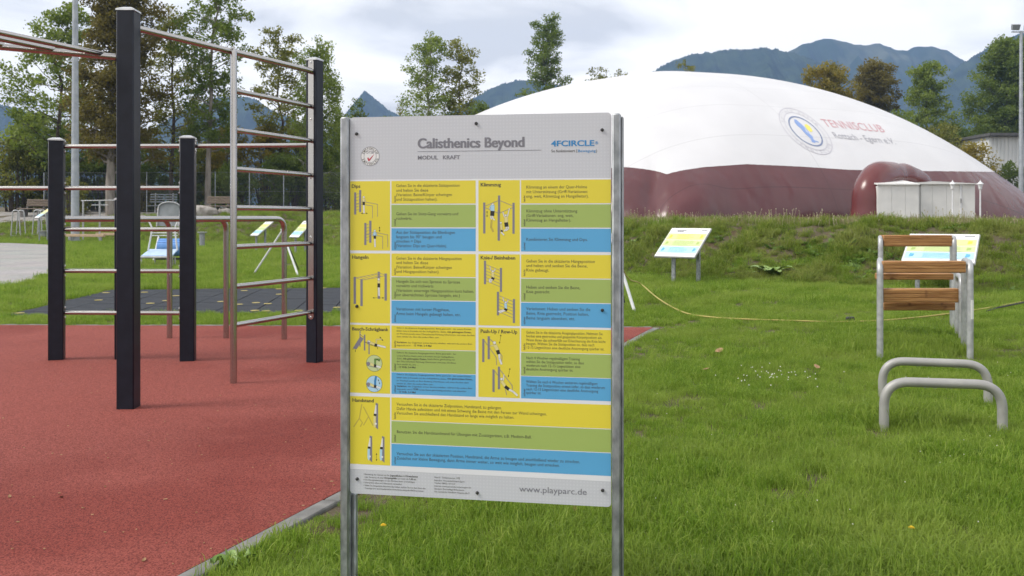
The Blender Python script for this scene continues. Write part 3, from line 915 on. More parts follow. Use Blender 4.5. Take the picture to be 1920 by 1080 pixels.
hx0 = (1856 - 960) / F * 94
hall = thing('sports_hall', (hx0, 94, 1.2), 'white corrugated hall wall showing between the bushes at the right', 'building')
mb = MB()
for k in range(60):
    x = hx0 + k * 0.4
    mb.box((x + .1, 94 - .03, (1.2 + zat(256, 94)) / 2), (.2, .06, zat(256, 94) - 1.2))
mb.box((hx0 + 12, 94 + 3.5, (1.2 + zat(256, 94)) / 2), (24.2, 7, zat(256, 94) - 1.2)); mb.build('wall', M['hallwhite'], hall, smooth=False)
mb = MB(); mb.box((hx0 + 12, 94 + 3.2, zat(253, 94)), (25, 8.2, .3)); mb.build('roof', M['roofdark'], hall, smooth=False)

# ------------------------------------------------------------------ chain-link fence
def alphamat():
    m = bpy.data.materials.new('chain_link'); m.use_nodes = True
    t = m.node_tree; t.nodes.clear(); L = t.links.new
    o = t.nodes.new('ShaderNodeOutputMaterial'); d = t.nodes.new('ShaderNodeBsdfPrincipled'); d.inputs['Base Color'].default_value = (.10, .11, .11, 1)
    d.inputs['Roughness'].default_value = .6
    tr = t.nodes.new('ShaderNodeBsdfTransparent'); mx_ = t.nodes.new('ShaderNodeMixShader')
    tcn = t.nodes.new('ShaderNodeTexCoord'); sp = t.nodes.new('ShaderNodeSeparateXYZ'); L(tcn.outputs['Object'], sp.inputs[0])
    vals = []
    for sg in (1, -1):
        a = t.nodes.new('ShaderNodeMath'); a.operation = 'MULTIPLY_ADD'; a.inputs[1].default_value = sg; L(sp.outputs['Z'], a.inputs[0]); L(sp.outputs['X'], a.inputs[2])
        b = t.nodes.new('ShaderNodeMath'); b.operation = 'PINGPONG'; b.inputs[1].default_value = 0.04; L(a.outputs[0], b.inputs[0])
        c = t.nodes.new('ShaderNodeMath'); c.operation = 'LESS_THAN'; c.inputs[1].default_value = 0.0022; L(b.outputs[0], c.inputs[0]); vals.append(c)
    s_ = t.nodes.new('ShaderNodeMath'); s_.operation = 'MAXIMUM'; L(vals[0].outputs[0], s_.inputs[0]); L(vals[1].outputs[0], s_.inputs[1])
    L(s_.outputs[0], mx_.inputs[0]); L(tr.outputs[0], mx_.inputs[1]); L(d.outputs[0], mx_.inputs[2]); L(mx_.outputs[0], o.inputs['Surface'])
    return m


M['chain'] = alphamat()
FY = 63.0
fx = np.arange(-33.5, -9.0, 2.45)
fence = thing('chain_link_fence', (fx[0], FY, float(gz(fx[0], FY))), 'tall grey chain-link fence with slim posts below the trees', 'fence')
tops = []
for x in fx:
    z = float(gz(x, FY)); tops.append((x, FY, z + 2.9))
    mb = MB(); mb.tube([(x, FY, z - .1), (x, FY, z + 2.95)], .035, 8); mb.build('post', M['mast'], fence)
for dz in (0.0, -1.4, -2.75):
    mb = MB(); mb.tube([Vector(p) + Vector((0, -.03, dz)) for p in tops], .008, 5); mb.build('line_wire', M['galv'], fence)
for a, b in zip(tops[:-1], tops[1:]):
    MB().prism([(a[0] + .03, FY + .01, a[2] - 2.8), (b[0] - .03, FY + .01, b[2] - 2.8), (b[0] - .03, FY + .01, b[2]), (a[0] + .03, FY + .01, a[2])], (0, .004, 0)).build('mesh_panel', M['chain'], fence, smooth=False)

# ------------------------------------------------------------------ trees and bushes
LM = {
    'green': leafmat('leaf_green', (0.080, 0.125, 0.020), (0.190, 0.245, 0.050)),
    'fresh': leafmat('leaf_fresh', (0.110, 0.160, 0.026), (0.245, 0.300, 0.065)),
    'olive': leafmat('leaf_olive', (0.105, 0.120, 0.022), (0.245, 0.245, 0.055)),
    'brown': leafmat('leaf_rusty', (0.092, 0.082, 0.020), (0.205, 0.172, 0.044)),
    'gold': leafmat('leaf_gold', (0.130, 0.130, 0.022), (0.340, 0.265, 0.045)),
    'dark': leafmat('leaf_dark', (0.068, 0.105, 0.018), (0.165, 0.215, 0.048)),
}


def leaf_mesh(cents, rads, per, size, r_, flat=0.75, droop=0.0):
    per = int(per * 1.45); size = size * 0.95
    n_ = len(cents)
    c = np.repeat(np.asarray(cents, float), per, 0); rr = np.repeat(np.asarray(rads, float), per)
    g_ = r_.normal(size=(n_ * per, 3)); g_ /= np.linalg.norm(g_, axis=1)[:, None] + 1e-9
    rad_ = r_.random(n_ * per) ** 0.5
    p = c + g_ * (rad_ * rr)[:, None] * np.array([1, 1, flat])
    p[:, 2] -= droop * r_.random(n_ * per) * rr
    a = r_.normal(size=(n_ * per, 3)); a /= np.linalg.norm(a, axis=1)[:, None]
    if droop > 0: a[:, 2] -= 0.8; a /= np.linalg.norm(a, axis=1)[:, None]
    b = np.cross(a, r_.normal(size=(n_ * per, 3))); b /= np.linalg.norm(b, axis=1)[:, None] + 1e-9
    s_ = size * r_.uniform(0.6, 1.25, n_ * per)[:, None]
    V = np.stack([p - a * s_ * .5, p + b * s_ * .28, p + a * s_ * .5, p - b * s_ * .28], 1).reshape(-1, 3)
    Fq = np.arange(len(V)).reshape(-1, 4)
    tint = np.clip(np.repeat(r_.random(n_), per) * 0.55 + r_.random(n_ * per) * 0.45, 0, 1)
    return V, Fq, tint


def tree(label, px, Y, top, base, prof, leaf, seed, bark='bark', per=26, nl=34, size=0.24, tr=0.22, lean=0.0, clump=0.62, start=0.22, droop=0.0, cat='tree',
         name='tree', twigs=5, group=None, rise=0.55, stems=1, fat=1.16):
    """prof: [(height fraction, crown half-width in px)]"""
    r_ = np.random.default_rng(seed); k = F / Y
    X = (px - 960) / F * Y
    zb = float(gz(X, Y)) if base is None else zat(base, Y)
    zt_ = zat(top, Y); H = zt_ - zb
    t = thing(name, (X, Y, zb), label, cat, group)
    hs_ = [p[0] for p in prof]; ws_ = [(p[1] * fat + (9 if p[0] >= 1 else 0)) / k for p in prof]; clump = clump * 1.12; twigs = twigs + 1
    tm = MB(); cents = []; rads = []
    for st in range(stems):
        ox = 0 if stems == 1 else (st - (stems - 1) / 2) * 0.35
        sl = 0 if stems == 1 else (st - (stems - 1) / 2) * 0.8
        tp = []; n_ = 9
        wob = r_.normal(size=(n_, 2)) * 0.018 * H
        for i in range(n_):
            f = i / (n_ - 1)
            tp.append(Vector((X + ox + (lean + sl) * f + wob[i, 0] * f, Y + wob[i, 1] * f, zb - 0.2 + (H * .97 + .2) * f)))
        tm.tube(tp, [tr * (1 - 0.9 * (i / (n_ - 1)) ** 0.8) + 0.012 for i in range(n_)], 8)

        def trunk_at(f):
            u = f * (n_ - 1); i = min(int(u), n_ - 2); return tp[i].lerp(tp[i + 1], u - i)
        for i in range(nl // stems):
            f = start + (0.98 - start) * ((i + r_.random()) / (nl // stems))
            wdt = np.interp(f, hs_, ws_) * r_.uniform(0.55, 1.08)
            az = i * 2.39996 + r_.random() * 0.8
            o = trunk_at(max(f - wdt * rise / H * 0.9, start * 0.6))
            tipz = rise * wdt * r_.uniform(0.6, 1.2)
            tip = Vector((trunk_at(f).x + math.cos(az) * wdt, o.y + math.sin(az) * wdt, o.z + tipz))
            mid = o.lerp(tip, 0.5) + Vector((0, 0, -0.06 * wdt + r_.normal() * .1))
            pts = [o, o.lerp(mid, .5) + Vector((0, 0, .02)), mid, mid.lerp(tip, .5) + Vector((0, 0, .04 * wdt)), tip]
            rr = tr * 0.34 * (1 - 0.6 * f)
            tm.tube(pts, [rr, rr * .8, rr * .6, rr * .38, 0.012], 5, caps=False)
            cents.append(tip); rads.append(clump * r_.uniform(.6, 1.05))
            for j in range(twigs):
                g_ = 0.35 + 0.6 * (j + r_.random()) / twigs
                u = g_ * 4; q = min(int(u), 3); b0 = pts[q].lerp(pts[q + 1], u - q)
                dv = Vector(r_.normal(size=3)); dv.z = abs(dv.z) * .6 - droop * .8
                e0 = b0 + dv.normalized() * (0.28 * wdt + .25) * r_.uniform(.6, 1.2)
                tm.tube([b0, b0.lerp(e0, .55) + Vector((0, 0, .05)), e0], [rr * .35, rr * .22, .008], 4, caps=False)
                cents.append(e0); rads.append(clump * r_.uniform(.55, 1.0))
        cents.append(tp[-1]); rads.append(clump * .7)
    tm.build('trunk', M[bark], t, angle=60)
    V, Fq, tint = leaf_mesh(cents, rads, per, size, r_, droop=droop)
    np_mesh('crown', V, Fq, LM[leaf], t, tint=tint)
    return t


def bush(label, px, Y, top, half, leaf, seed, n=60, per=40, size=0.2, base=None, group=None, clump=0.5, depth=1.0):
    r_ = np.random.default_rng(seed); k = F / Y
    X = (px - 960) / F * Y; zb = float(gz(X, Y)) if base is None else zat(base, Y)
    H = zat(top, Y) - zb; wd = half / k
    t = thing('bush', (X, Y, zb), label, 'bush', group)
    cents = []; tm = MB()
    for i in range(n):
        a = r_.random() * 6.283; rr = r_.random() ** .5; h = r_.random() ** .7
        lim = math.sqrt(max(0.05, 1 - (max(0, h - .35) / .68) ** 2)) * r_.uniform(.75, 1.1)
        c = Vector((X + math.cos(a) * rr * wd * lim, Y + math.sin(a) * rr * wd * lim * depth, zb + h * H * .95))
        cents.append(c)
        if i % 3 == 0:
            s0 = Vector((X + math.cos(a) * wd * .25, Y + math.sin(a) * wd * .2, zb - .1))
            tm.tube([s0, s0.lerp(c, .5) + Vector((0, 0, .15 * H)), c], [.05, .03, .01], 4, caps=False)
    tm.build('stems', M['bark'], t)
    V, Fq, tint = leaf_mesh(cents, [clump * r_.uniform(.7, 1.2) for _ in cents], per, size, r_)
    np_mesh('foliage', V, Fq, LM[leaf], t, tint=tint)
    return t


tree('bright green tree at the far left, its crown open to the sky', 112, 66, -5, None, [(.15, 55), (.35, 105), (.6, 95), (.8, 60), (1, 15)], 'fresh', 21, per=34, nl=46, size=.27, tr=.22, clump=.75)
tree('broad rust-brown tree with a thick grey trunk behind the slim mast', 208, 60, -95, None, [(.2, 60), (.35, 72), (.6, 72), (.85, 55), (1, 20)], 'brown', 22, 'barkpale', per=56, nl=64, size=.25, tr=.36, clump=.8, start=.24)
tree('olive tree with thin sloping limbs just beyond the tallest black post', 322, 67, 5, None, [(.2, 40), (.4, 60), (.65, 58), (.85, 45), (1, 12)], 'olive', 23, per=24, nl=40, size=.25, tr=.2, clump=.62)
tree('tall thin green tree whose top leaves the picture above the pull-up bar', 390, 62, -60, None, [(.25, 28), (.4, 42), (.6, 52), (.8, 62), (1, 30)], 'green', 24, 'barkpale', per=26, nl=42, size=.25, tr=.24, lean=.3, clump=.62, start=.3)
tree('airy olive green tree left of the ladder post', 528, 70, 45, None, [(.2, 40), (.45, 48), (.65, 55), (.85, 40), (1, 14)], 'olive', 25, per=24, nl=36, size=.25, tr=.18, lean=-.5, clump=.6)
tree('weeping birch with pale green hanging twigs behind the ladder post', 600, 66, 62, None, [(.1, 48), (.4, 50), (.65, 46), (.85, 36), (1, 12)], 'fresh', 26, 'birch', per=44, nl=48, size=.2, tr=.16, clump=.6, droop=1.1, start=.12)
tree('taller left tree of the leafy pair standing above the board', 806, 84, 52, None, [(.25, 30), (.4, 48), (.6, 46), (.8, 38), (1, 16)], 'fresh', 27, 'barkpale', per=21, nl=46, size=.26, tr=.2, clump=.66, start=.22, twigs=6, fat=1.12)
tree('shorter right tree of the leafy pair standing above the board', 858, 85, 68, None, [(.25, 40), (.45, 48), (.65, 40), (.85, 32), (1, 14)], 'olive', 28, 'bark', per=19, nl=42, size=.26, tr=.18, clump=.62, start=.22, twigs=6, fat=1.12)
tree('tall ragged green tree rising behind the dome roof', 1028, 118, 20, 405, [(.2, 62), (.5, 62), (.66, 42), (.75, 28), (.9, 30), (1, 14)], 'green', 29, per=26, nl=58, size=.33, tr=.26, clump=.82, start=.3, twigs=6, fat=1.05)
tree('small spreading treetop just showing over the dome roof', 1132, 122, 122, 405, [(.6, 30), (.85, 44), (1, 20)], 'olive', 30, per=14, nl=26, size=.34, tr=.2, clump=.7, start=.6)
tree('sparse twiggy treetop over the highest part of the dome', 1282, 125, 106, 405, [(.6, 16), (.9, 24), (1, 10)], 'olive', 31, per=10, nl=18, size=.32, tr=.16, clump=.6, start=.65)
tree('rust-brown tree behind the right shoulder of the dome', 1553, 112, 110, 405, [(.3, 40), (.6, 52), (.85, 40), (1, 16)], 'gold', 32, per=40, nl=56, size=.34, tr=.26, clump=.95, start=.3)
tree('dense brown round-topped tree behind the dome lettering', 1636, 116, 106, 405, [(.3, 30), (.6, 40), (.85, 32), (1, 14)], 'brown', 33, per=56, nl=56, size=.34, tr=.26, clump=.95, start=.3)
tree('slim bright green tree between the brown trees and the tall green one', 1736, 110, 108, 405, [(.2, 55), (.5, 55), (.8, 34), (1, 10)], 'fresh', 34, per=36, nl=56, size=.33, tr=.22, clump=.9, start=.2, fat=1.08)
tree('massive green tree at the right edge beside the floodlight mast', 1884, 114, 62, 405, [(.15, 70), (.4, 82), (.65, 78), (.85, 55), (1, 20)], 'green', 35, per=64, nl=90, size=.34, tr=.3, clump=1.05, start=.16, twigs=6, fat=0.86)
tree('green tree partly outside the right edge of the picture', 1952, 116, 40, 405, [(.15, 60), (.5, 75), (.8, 55), (1, 20)], 'green', 36, per=50, nl=60, size=.34, tr=.3, clump=1.0, start=.2)
bush('green bushy tree low beside the brown trees above the dome edge', 1690, 104, 200, 48, 'fresh', 41, 70, 46, .32, clump=.9)
bush('olive bush leaning over the sloping edge of the dome', 1768, 100, 225, 52, 'olive', 42, 80, 46, .32, clump=.9)
bush('olive bush in front of the white hall wall', 1830, 88, 266, 40, 'gold', 43, 70, 44, .3, clump=.85)
bush('dark green bush at the right edge below the hall wall', 1893, 87, 302, 44, 'dark', 44, 60, 44, .3, clump=.8)
bush('small dark bushy treetop above the left board post', 673, 90, 176, 24, 'dark', 45, 40, 36, .26, clump=.6)
bush('low green treetop under the pointed peak', 722, 92, 200, 26, 'green', 46, 30, 26, .26, clump=.6)
bush('thin pale treetop right of the pointed peak', 752, 95, 188, 18, 'olive', 47, 18, 16, .24, clump=.5)
bush('dark round bush at the foot of the leafy pair', 900, 82, 185, 34, 'dark', 48, 60, 40, .26, clump=.65)
bush('golden bush glowing behind the ladder rungs', 432, 68, 232, 44, 'gold', 49, 80, 44, .24, clump=.62)
bush('yellow green bush below the airy olive tree', 500, 69, 228, 48, 'gold', 50, 80, 44, .24, clump=.62)
bush('dark green thicket beneath the yellow green bush', 535, 66, 290, 62, 'dark', 51, 110, 52, .22, clump=.6)
bush('dark undergrowth behind the wooden bench with the ladder', 435, 66, 305, 50, 'green', 52, 90, 48, .22, clump=.6)
bush('green shrub below the weeping birch', 615, 67, 270, 40, 'green', 53, 80, 46, .22, clump=.6)
bush('rusty shrub at the left edge of the picture', 28, 66, 255, 62, 'olive', 54, 90, 48, .24, clump=.65)
bush('dark green bush between the left bench and the mast', 100, 68, 235, 46, 'green', 55, 90, 48, .24, clump=.65)
bush('dark shaded thicket under the rust-brown tree', 190, 70, 275, 62, 'dark', 56, 110, 50, .24, clump=.65)
bush('loose grey green shrub around the foot of the mast', 135, 61, 335, 34, 'olive', 57, 50, 36, .18, clump=.45)
bush('dark shrub between the two shorter black posts', 290, 69, 300, 42, 'dark', 58, 70, 44, .24, clump=.6)
bush('low brown shrub beside the grey slatted bench', 262, 66, 345, 26, 'brown', 59, 40, 36, .2, clump=.45)
bush('dark bush just left of the picture edge', -55, 66, 215, 60, 'green', 60, 90, 48, .24, clump=.65)
bush('broad olive bush filling the gap between the brown trees', 1598, 118, 170, 52, 'gold', 71, 80, 46, .34, clump=1.0)
bush('green bush linking the slim green tree and the massive one', 1796, 108, 222, 46, 'green', 72, 90, 48, .34, clump=1.0)
bush('dense green bush at the foot of the massive tree', 1846, 112, 215, 60, 'fresh', 73, 100, 48, .34, clump=1.0)
bush('low dark hedge bush left of the dome end', 640, 69, 335, 30, 'dark', 61, 60, 46, .2, clump=.5)
bush('dark bush filling the gap behind the fence posts', 360, 70, 318, 40, 'dark', 62, 70, 44, .24, clump=.6)
bush('green bush behind the tallest black post', 250, 72, 240, 44, 'green', 63, 90, 44, .25, clump=.65)
bush('leafy bush at the foot of the tall thin tree', 398, 71, 262, 40, 'olive', 64, 80, 44, .25, clump=.62)
bush('fresh green bush below the bright green tree', 62, 70, 205, 58, 'fresh', 65, 110, 46, .26, clump=.7)
bush('small leafy bush between the thin tree and the olive tree', 345, 72, 258, 30, 'green', 66, 50, 40, .25, clump=.6)
bush('dense green bush behind the ladder post', 570, 72, 232, 42, 'green', 67, 80, 46, .24, clump=.62)
bush('pale green bush to the right of the birch', 648, 72, 210, 30, 'fresh', 68, 60, 42, .24, clump=.6)

# ------------------------------------------------------------------ calisthenics rig
rig = thing('calisthenics_rig', (-2.6, 7.0, 0), 'black post calisthenics rig with stainless bars, ladder rungs and dip bars on the red floor', 'fitness rig')


def rig_post(px, Y, top_py, a_deg, size=0.118, zb=0.0):
    X = (px - 960) / F * Y
    d = Vector((-X, -Y, 0)).normalized()
    a = R(-a_deg)                            # left visible face turned towards the picture's left
    nl_ = Vector((d.x * math.cos(a) - d.y * math.sin(a), d.x * math.sin(a) + d.y * math.cos(a), 0))
    zt_ = zat(top_py, Y) - 0.02
    mb = MB(); mb.box((X, Y, (zb + zt_) / 2), (size, size, zt_ - zb), ax=nl_, bev=0.007)
    p = mb.build('post', M['post'], rig)
    nr_ = Vector((-nl_.y, nl_.x, 0))
    cpm = MB(); h = size / 2 + .002
    ring_ = [Vector((X, Y, zt_)) + nl_ * i * h + nr_ * j * h for i, j in ((-1, -1), (1, -1), (1, 1), (-1, 1))]
    r2 = [q + Vector((0, 0, .012)) for q in ring_]
    r3 = [Vector((X, Y, zt_ + .028)) + (q - Vector((X, Y, zt_))) * .45 for q in ring_]
    cpm.add(ring_ + r2 + r3, [(0, 1, 5, 4), (1, 2, 6, 5), (2, 3, 7, 6), (3, 0, 4, 7), (4, 5, 9, 8), (5, 6, 10, 9), (6, 7, 11, 10), (7, 4, 8, 11), (8, 9, 10, 11)])
    cpm.build('cap', M['alu'], p, smooth=False)
    return Vector((X, Y, 0)), nl_, nr_, p


def bar(pts, r, name='bar', parent=None, n=14, mat='steel'):
    mb = MB(); mb.tube(pts, r, n); return mb.build(name, M[mat], parent or rig, angle=50)


def plate(c, n, up, wd, hg, th=.006, name='bracket', bolts=(), parent=None):
    """flat stainless plate with rounded ends, n = outward normal"""
    c = Vector(c); n = Vector(n).normalized(); u = Vector(up); s = u.cross(n).normalized()
    pts = []
    for k in range(9): a = math.pi * k / 8; pts.append(c + s * math.cos(a) * wd / 2 + u * (hg / 2 - wd / 2 + math.sin(a) * wd / 2))
    for k in range(9): a = math.pi + math.pi * k / 8; pts.append(c + s * math.cos(a) * wd / 2 + u * (-hg / 2 + wd / 2 + math.sin(a) * wd / 2))
    mb = MB(); mb.prism(pts, n * th)
    pl = mb.build(name, M['steel'], parent or rig, smooth=False)
    for bz in bolts:
        b = MB(); q = c + u * bz + n * th
        b.tube([q, q + n * .004, q + n * .008], [.009, .009, .004], 8); b.build('bolt', M['alu'], pl)
    return pl


UP = Vector((0, 0, 1))
P1, P1l, P1r, p1o = rig_post(241, 5.95, 17, 23)
P2, P2l, P2r, p2o = rig_post(590, 7.84, 110, 33, .112)
PA, PAl, PAr, pao = rig_post(106.5, 7.98, 260, 9, .126)
PB, PBl, PBr, pbo = rig_post(352.5, 7.92, 256, 9, .126)
PM, PMl, PMr, pmo = rig_post(230, 8.03, 371, 13, .118)
# pull-up bar P1 - P2 with the ladder below
b0 = at(258, 49.5, 5.95); b1 = at(582, 127.5, 7.74)
b1.z = b0.z
bar([Vector((P1.x, P1.y, b0.z)) + (Vector((b1.x, b1.y, 0)) - P1).normalized() * .02, b1], .0245, 'pull_up_bar')
tpole = 0.493
pole_top = b0.lerp(b1, .49)
foot_ = Vector((pole_top.x, pole_top.y, 0))
bar([foot_, pole_top], .0262, 'ladder_pole')
mb = MB(); mb.tube([foot_, foot_ + Vector((0, 0, .012))], .030, 14); mb.build('foot_collar', M['steel'], rig)
b = MB(); b.tube([pole_top + Vector((0, 0, .02)), pole_top + Vector((0, 0, .031)), pole_top + Vector((0, 0, .036))], [.014, .013, .005], 10); b.build('bolt', M['steel'], rig)
# long mounting plate on the ladder post
ncam = P2l
pc = P2 + ncam * .0552
ztop = zat(114, 7.87); zbot = zat(597, 7.87)
plate(pc + Vector((0, 0, (ztop + zbot) / 2)), ncam, UP, .056, ztop - zbot, .006, 'mounting_plate', bolts=[(ztop - zbot) / 2 - .03, .62, .10, -.42, -(ztop - zbot) / 2 + .022])
pend = pc + ncam * .004
for y_ in (170, 243.5, 317, 389.5, 463, 537.5, 610):
    z = CH - (y_ - HZ) / F * pole_top.y
    r0 = Vector((pole_top.x, pole_top.y, z)); r1 = Vector((pend.x, pend.y, z))
    bar([r0, r1], .0205, 'rung')
d = (b1 - b0).normalized(); e1 = Vector((pend.x, pend.y, b1.z))
bar([b1 - d * .05, e1], .024, 'bar_end')
# wall-bar rungs A - B and the bars running on
zs_ = [zat(275, 8.0), zat(353, 8.0), zat(430, 8.0), zat(507.5, 8.0), zat(585.5, 8.0)]
ABd = (PB - PA).normalized()
for z in zs_:
    bar([PA + ABd * .055 + UP * z, PB - ABd * .055 + UP * z], .0195, 'rung')
    c = PA + ABd * .064 + UP * z
    plate(PA + PAr * .0615 + UP * z, PAr, UP, .042, .135, .005, 'bracket', bolts=(.045, -.045))
    plate(PB - PBr * .0665 + UP * z, -PBr, UP, .042, .135, .005, 'bracket', bolts=(.045, -.045))
z = zs_[0]
q0 = PB + PBr * .06 + UP * z; q1 = P2 - (P2 - PB).normalized() * .06 + UP * z
bar([q0, q1], .0195, 'pull_up_bar')
plate(PB + PBr * .0615 + UP * z, PBr, UP, .042, .135, .005, 'bracket', bolts=(.045, -.045))
z = zs_[1]
bar([PA - ABd * .058 + UP * z, PA - ABd * 1.15 + Vector((0, -.06, z))], .0195, 'pull_up_bar')
# dip bars
for P_, lx, ly in ((PA, 318, 637), (PM, 424, 637), (PB, 533, 639)):
    L_ = gp(lx, ly); L_.z = 0.0
    zb_ = zat(410.5, 8.6)
    st = Vector((P_.x, P_.y, zb_)) + (Vector((L_.x, L_.y, zb_)) - Vector((P_.x, P_.y, zb_))).normalized() * .06
    bar(fillet([st, Vector((L_.x, L_.y, zb_)), L_], .14, 8), .029, 'dip_bar')
# hand-over-hand ladder leaving P1 to the left
rz = 2.38
c0 = P1 + Vector((-.075, -.03, rz)); c1 = Vector((-3.235, 5.56, rz)); cd = (c1 - c0).normalized()
c2 = c0 + cd * 2.6
bar([c0, c2], .0225, 'ladder_rail')
rd = Vector((-.38, -.92, 0)).normalized()
e0 = c0 + rd * 1.15
bar([e0 + cd * .02, e0 + cd * 2.6], .0225, 'ladder_rail')
for k in range(9):
    s0 = c0 + cd * (.085 + k * .285)
    bar([s0 + UP * .012, s0 + rd * 1.15 + UP * .012], .0185, 'rung')
for q, tp in ((c2, 17), (e0 + cd * 2.6, 17)):
    mb = MB(); mb.box((q.x - .05, q.y, 1.33), (.118, .118, 2.66), ax=P1l, bev=.007); mb.build('post', M['post'], rig)
mb = MB(); q = e0 + cd * .0; mb.tube([q, e0 + cd * .02], .0225, 12); mb.build('end_cap', M['steel'], rig)

# ------------------------------------------------------------------ information board
PL = Vector(((656 - 960) / F * 2.90, 2.90, 0)); PR = Vector(((1146 - 960) / F * 2.76, 2.76, 0))
eu = (PR - PL).normalized(); en = Vector((eu.y, -eu.x, 0)); en = en if en.y < 0 else -en
BW = (PR - PL).length
ZB, ZT = 0.392, 1.630
sign = thing('information_board', ((PL.x + PR.x) / 2, (PL.y + PR.y) / 2, 0), 'large printed exercise board on two galvanised posts in the foreground', 'sign')


def uv(px, py):
    dr = Vector(((px - 960) / F, 1, -(py - HZ) / F)); o = Vector((0, 0, CH))
    t = (PL - o).dot(en) / dr.dot(en)
    p = o + dr * t
    return (p - PL).dot(eu), p.z


def bp(u, z, lift=0.0):
    p = PL + eu * u + en * lift
    return Vector((p.x, p.y, z))


def ink(name, c, rough=0.38):
    return pmat(name, c, tuple(x * 1.05 for x in c), scale=3, detail=5, rough=rough, rough2=rough + .1)


# header grey with a faint grid of lighter dots
def dotmat():
    m, t, b = newmat('board_grey_print'); L = t.links.new
    tcn = t.nodes.new('ShaderNodeTexCoord'); sp = t.nodes.new('ShaderNodeSeparateXYZ'); L(tcn.outputs['Object'], sp.inputs[0])
    sq = []
    for ax_, o_ in (('X', 0), ('Z', 0)):
        a = t.nodes.new('ShaderNodeMath'); a.operation = 'PINGPONG'; a.inputs[1].default_value = 0.0053; L(sp.outputs[ax_], a.inputs[0])
        p = t.nodes.new('ShaderNodeMath'); p.operation = 'POWER'; p.inputs[1].default_value = 2; L(a.outputs[0], p.inputs[0]); sq.append(p)
    ad_ = t.nodes.new('ShaderNodeMath'); ad_.operation = 'ADD'; L(sq[0].outputs[0], ad_.inputs[0]); L(sq[1].outputs[0], ad_.inputs[1])
    lt = t.nodes.new('ShaderNodeMath'); lt.operation = 'LESS_THAN'; lt.inputs[1].default_value = 0.0000085; L(ad_.outputs[0], lt.inputs[0])
    n = t.nodes.new('ShaderNodeTexNoise'); n.inputs['Scale'].default_value = 2.0; L(tcn.outputs['Object'], n.inputs['Vector'])
    mu = t.nodes.new('ShaderNodeMath'); mu.operation = 'MULTIPLY'; L(lt.outputs[0], mu.inputs[0]); L(n.outputs['Fac'], mu.inputs[1])
    mm = t.nodes.new('ShaderNodeMix'); mm.data_type = 'RGBA'
    mm.inputs['A'].default_value = (0.55, 0.565, 0.61, 1); mm.inputs['B'].default_value = (0.62, 0.635, 0.68, 1)
    L(mu.outputs[0], mm.inputs['Factor']); L(mm.outputs['Result'], b.inputs['Base Color']); b.inputs['Roughness'].default_value = .4
    return m


M['s_grey'] = dotmat()
M['s_light'] = ink('print_light_grey', (0.73, 0.74, 0.78)); M['s_yel'] = ink('print_yellow', (0.72, 0.61, 0.05))
M['s_gre'] = ink('print_green', (0.34, 0.45, 0.12)); M['s_blu'] = ink('print_blue', (0.10, 0.37, 0.65))
M['s_txt'] = ink('print_black', (0.060, 0.055, 0.045)); M['s_htxt'] = ink('print_mid_grey', (0.185, 0.185, 0.215))
M['s_cyan'] = ink('print_cyan', (0.03, 0.23, 0.52)); M['s_red'] = ink('print_red', (0.50, 0.025, 0.06))
M['s_post'] = ink('print_post_grey', (0.21, 0.20, 0.24)); M['s_bar'] = ink('print_bar_grey', (0.34, 0.28, 0.20)); M['s_white'] = ink('print_white', (0.72, 0.72, 0.72))
M['s_pale'] = ink('print_pale_yellow', (0.70, 0.62, 0.26)); M['s_lblue'] = ink('print_pale_blue', (0.40, 0.62, 0.78)); M['s_black'] = ink('print_solid_black', (0.02, 0.02, 0.02))
M['s_ghost'] = ink('print_ghost', (0.50, 0.40, 0.07)); M['s_lgre'] = ink('print_pale_green', (0.52, 0.60, 0.30)); M['s_dgre'] = ink('print_dark_green', (0.14, 0.28, 0.05))

rc = 0.012
prof_ = []
for cx, cz, a0 in ((BW - rc, ZB + rc, -90), (BW - rc, ZT - rc, 0), (rc, ZT - rc, 90), (rc, ZB + rc, 180)):
    for k in range(5):
        a = R(a0 + k * 22.5); prof_.append(bp(cx + math.cos(a) * rc, cz + math.sin(a) * rc, 0))
mb = MB(); mb.prism(prof_, -en * .008); board = mb.build('board', M['s_grey'], sign, smooth=False)
PSZ = .047
for side, u0 in (('l', -.0305), ('r', BW + .002)):
    ztp = ZT + (.001 if side == 'l' else -.004)
    base_ = [(0, .012), (.0300, .012)] if side == 'l' else [(0, .012), (.0285, .012)]
    mb = MB(); cc = bp(u0 + base_[1][0] / 2, (ztp - .3) / 2, -.0165)
    mb.box(cc, (base_[1][0] - .001, .057, ztp + .3), ax=eu, bev=.005)
    post = mb.build('post', M['galv'], sign)
    mb = MB()
    if side == 'l':   # rear flange that shows below the board
        mb.box(bp(u0 + .0365, (ZB - .32) / 2, -.031), (.013, .026, ZB + .30), ax=eu, bev=.003)
    else:
        mb.box(bp(u0 + .0322, (ztp - .3) / 2, -.022), (.0070, .044, ztp + .28), ax=eu, bev=.002)
    mb.build('flange', M['galv'], post)

for px, py in ((669, 251), (893, 231.5), (1129, 243.6), (669.5, 574), (1129.4, 581.5), (670, 897.7), (895, 923.7), (1130, 919)):
    u, z = uv(px, py); c = bp(u, z, 0)
    mb = MB(); mb.tube([c, c + en * .004, c + en * .006], [.0052, .0052, .003], 12); mb.build('bolt', M['bolt'], board)


def rect(u0, z0, u1, z1, lift, name, mat, parent):
    mb = MB(); mb.add([bp(u0, z0, lift), bp(u1, z0, lift), bp(u1, z1, lift), bp(u0, z1, lift)], [(0, 1, 2, 3)])
    return mb.build(name, mat, parent, smooth=False)


def rows_(ypx, x=735):
    return uv(x, ypx)[1]


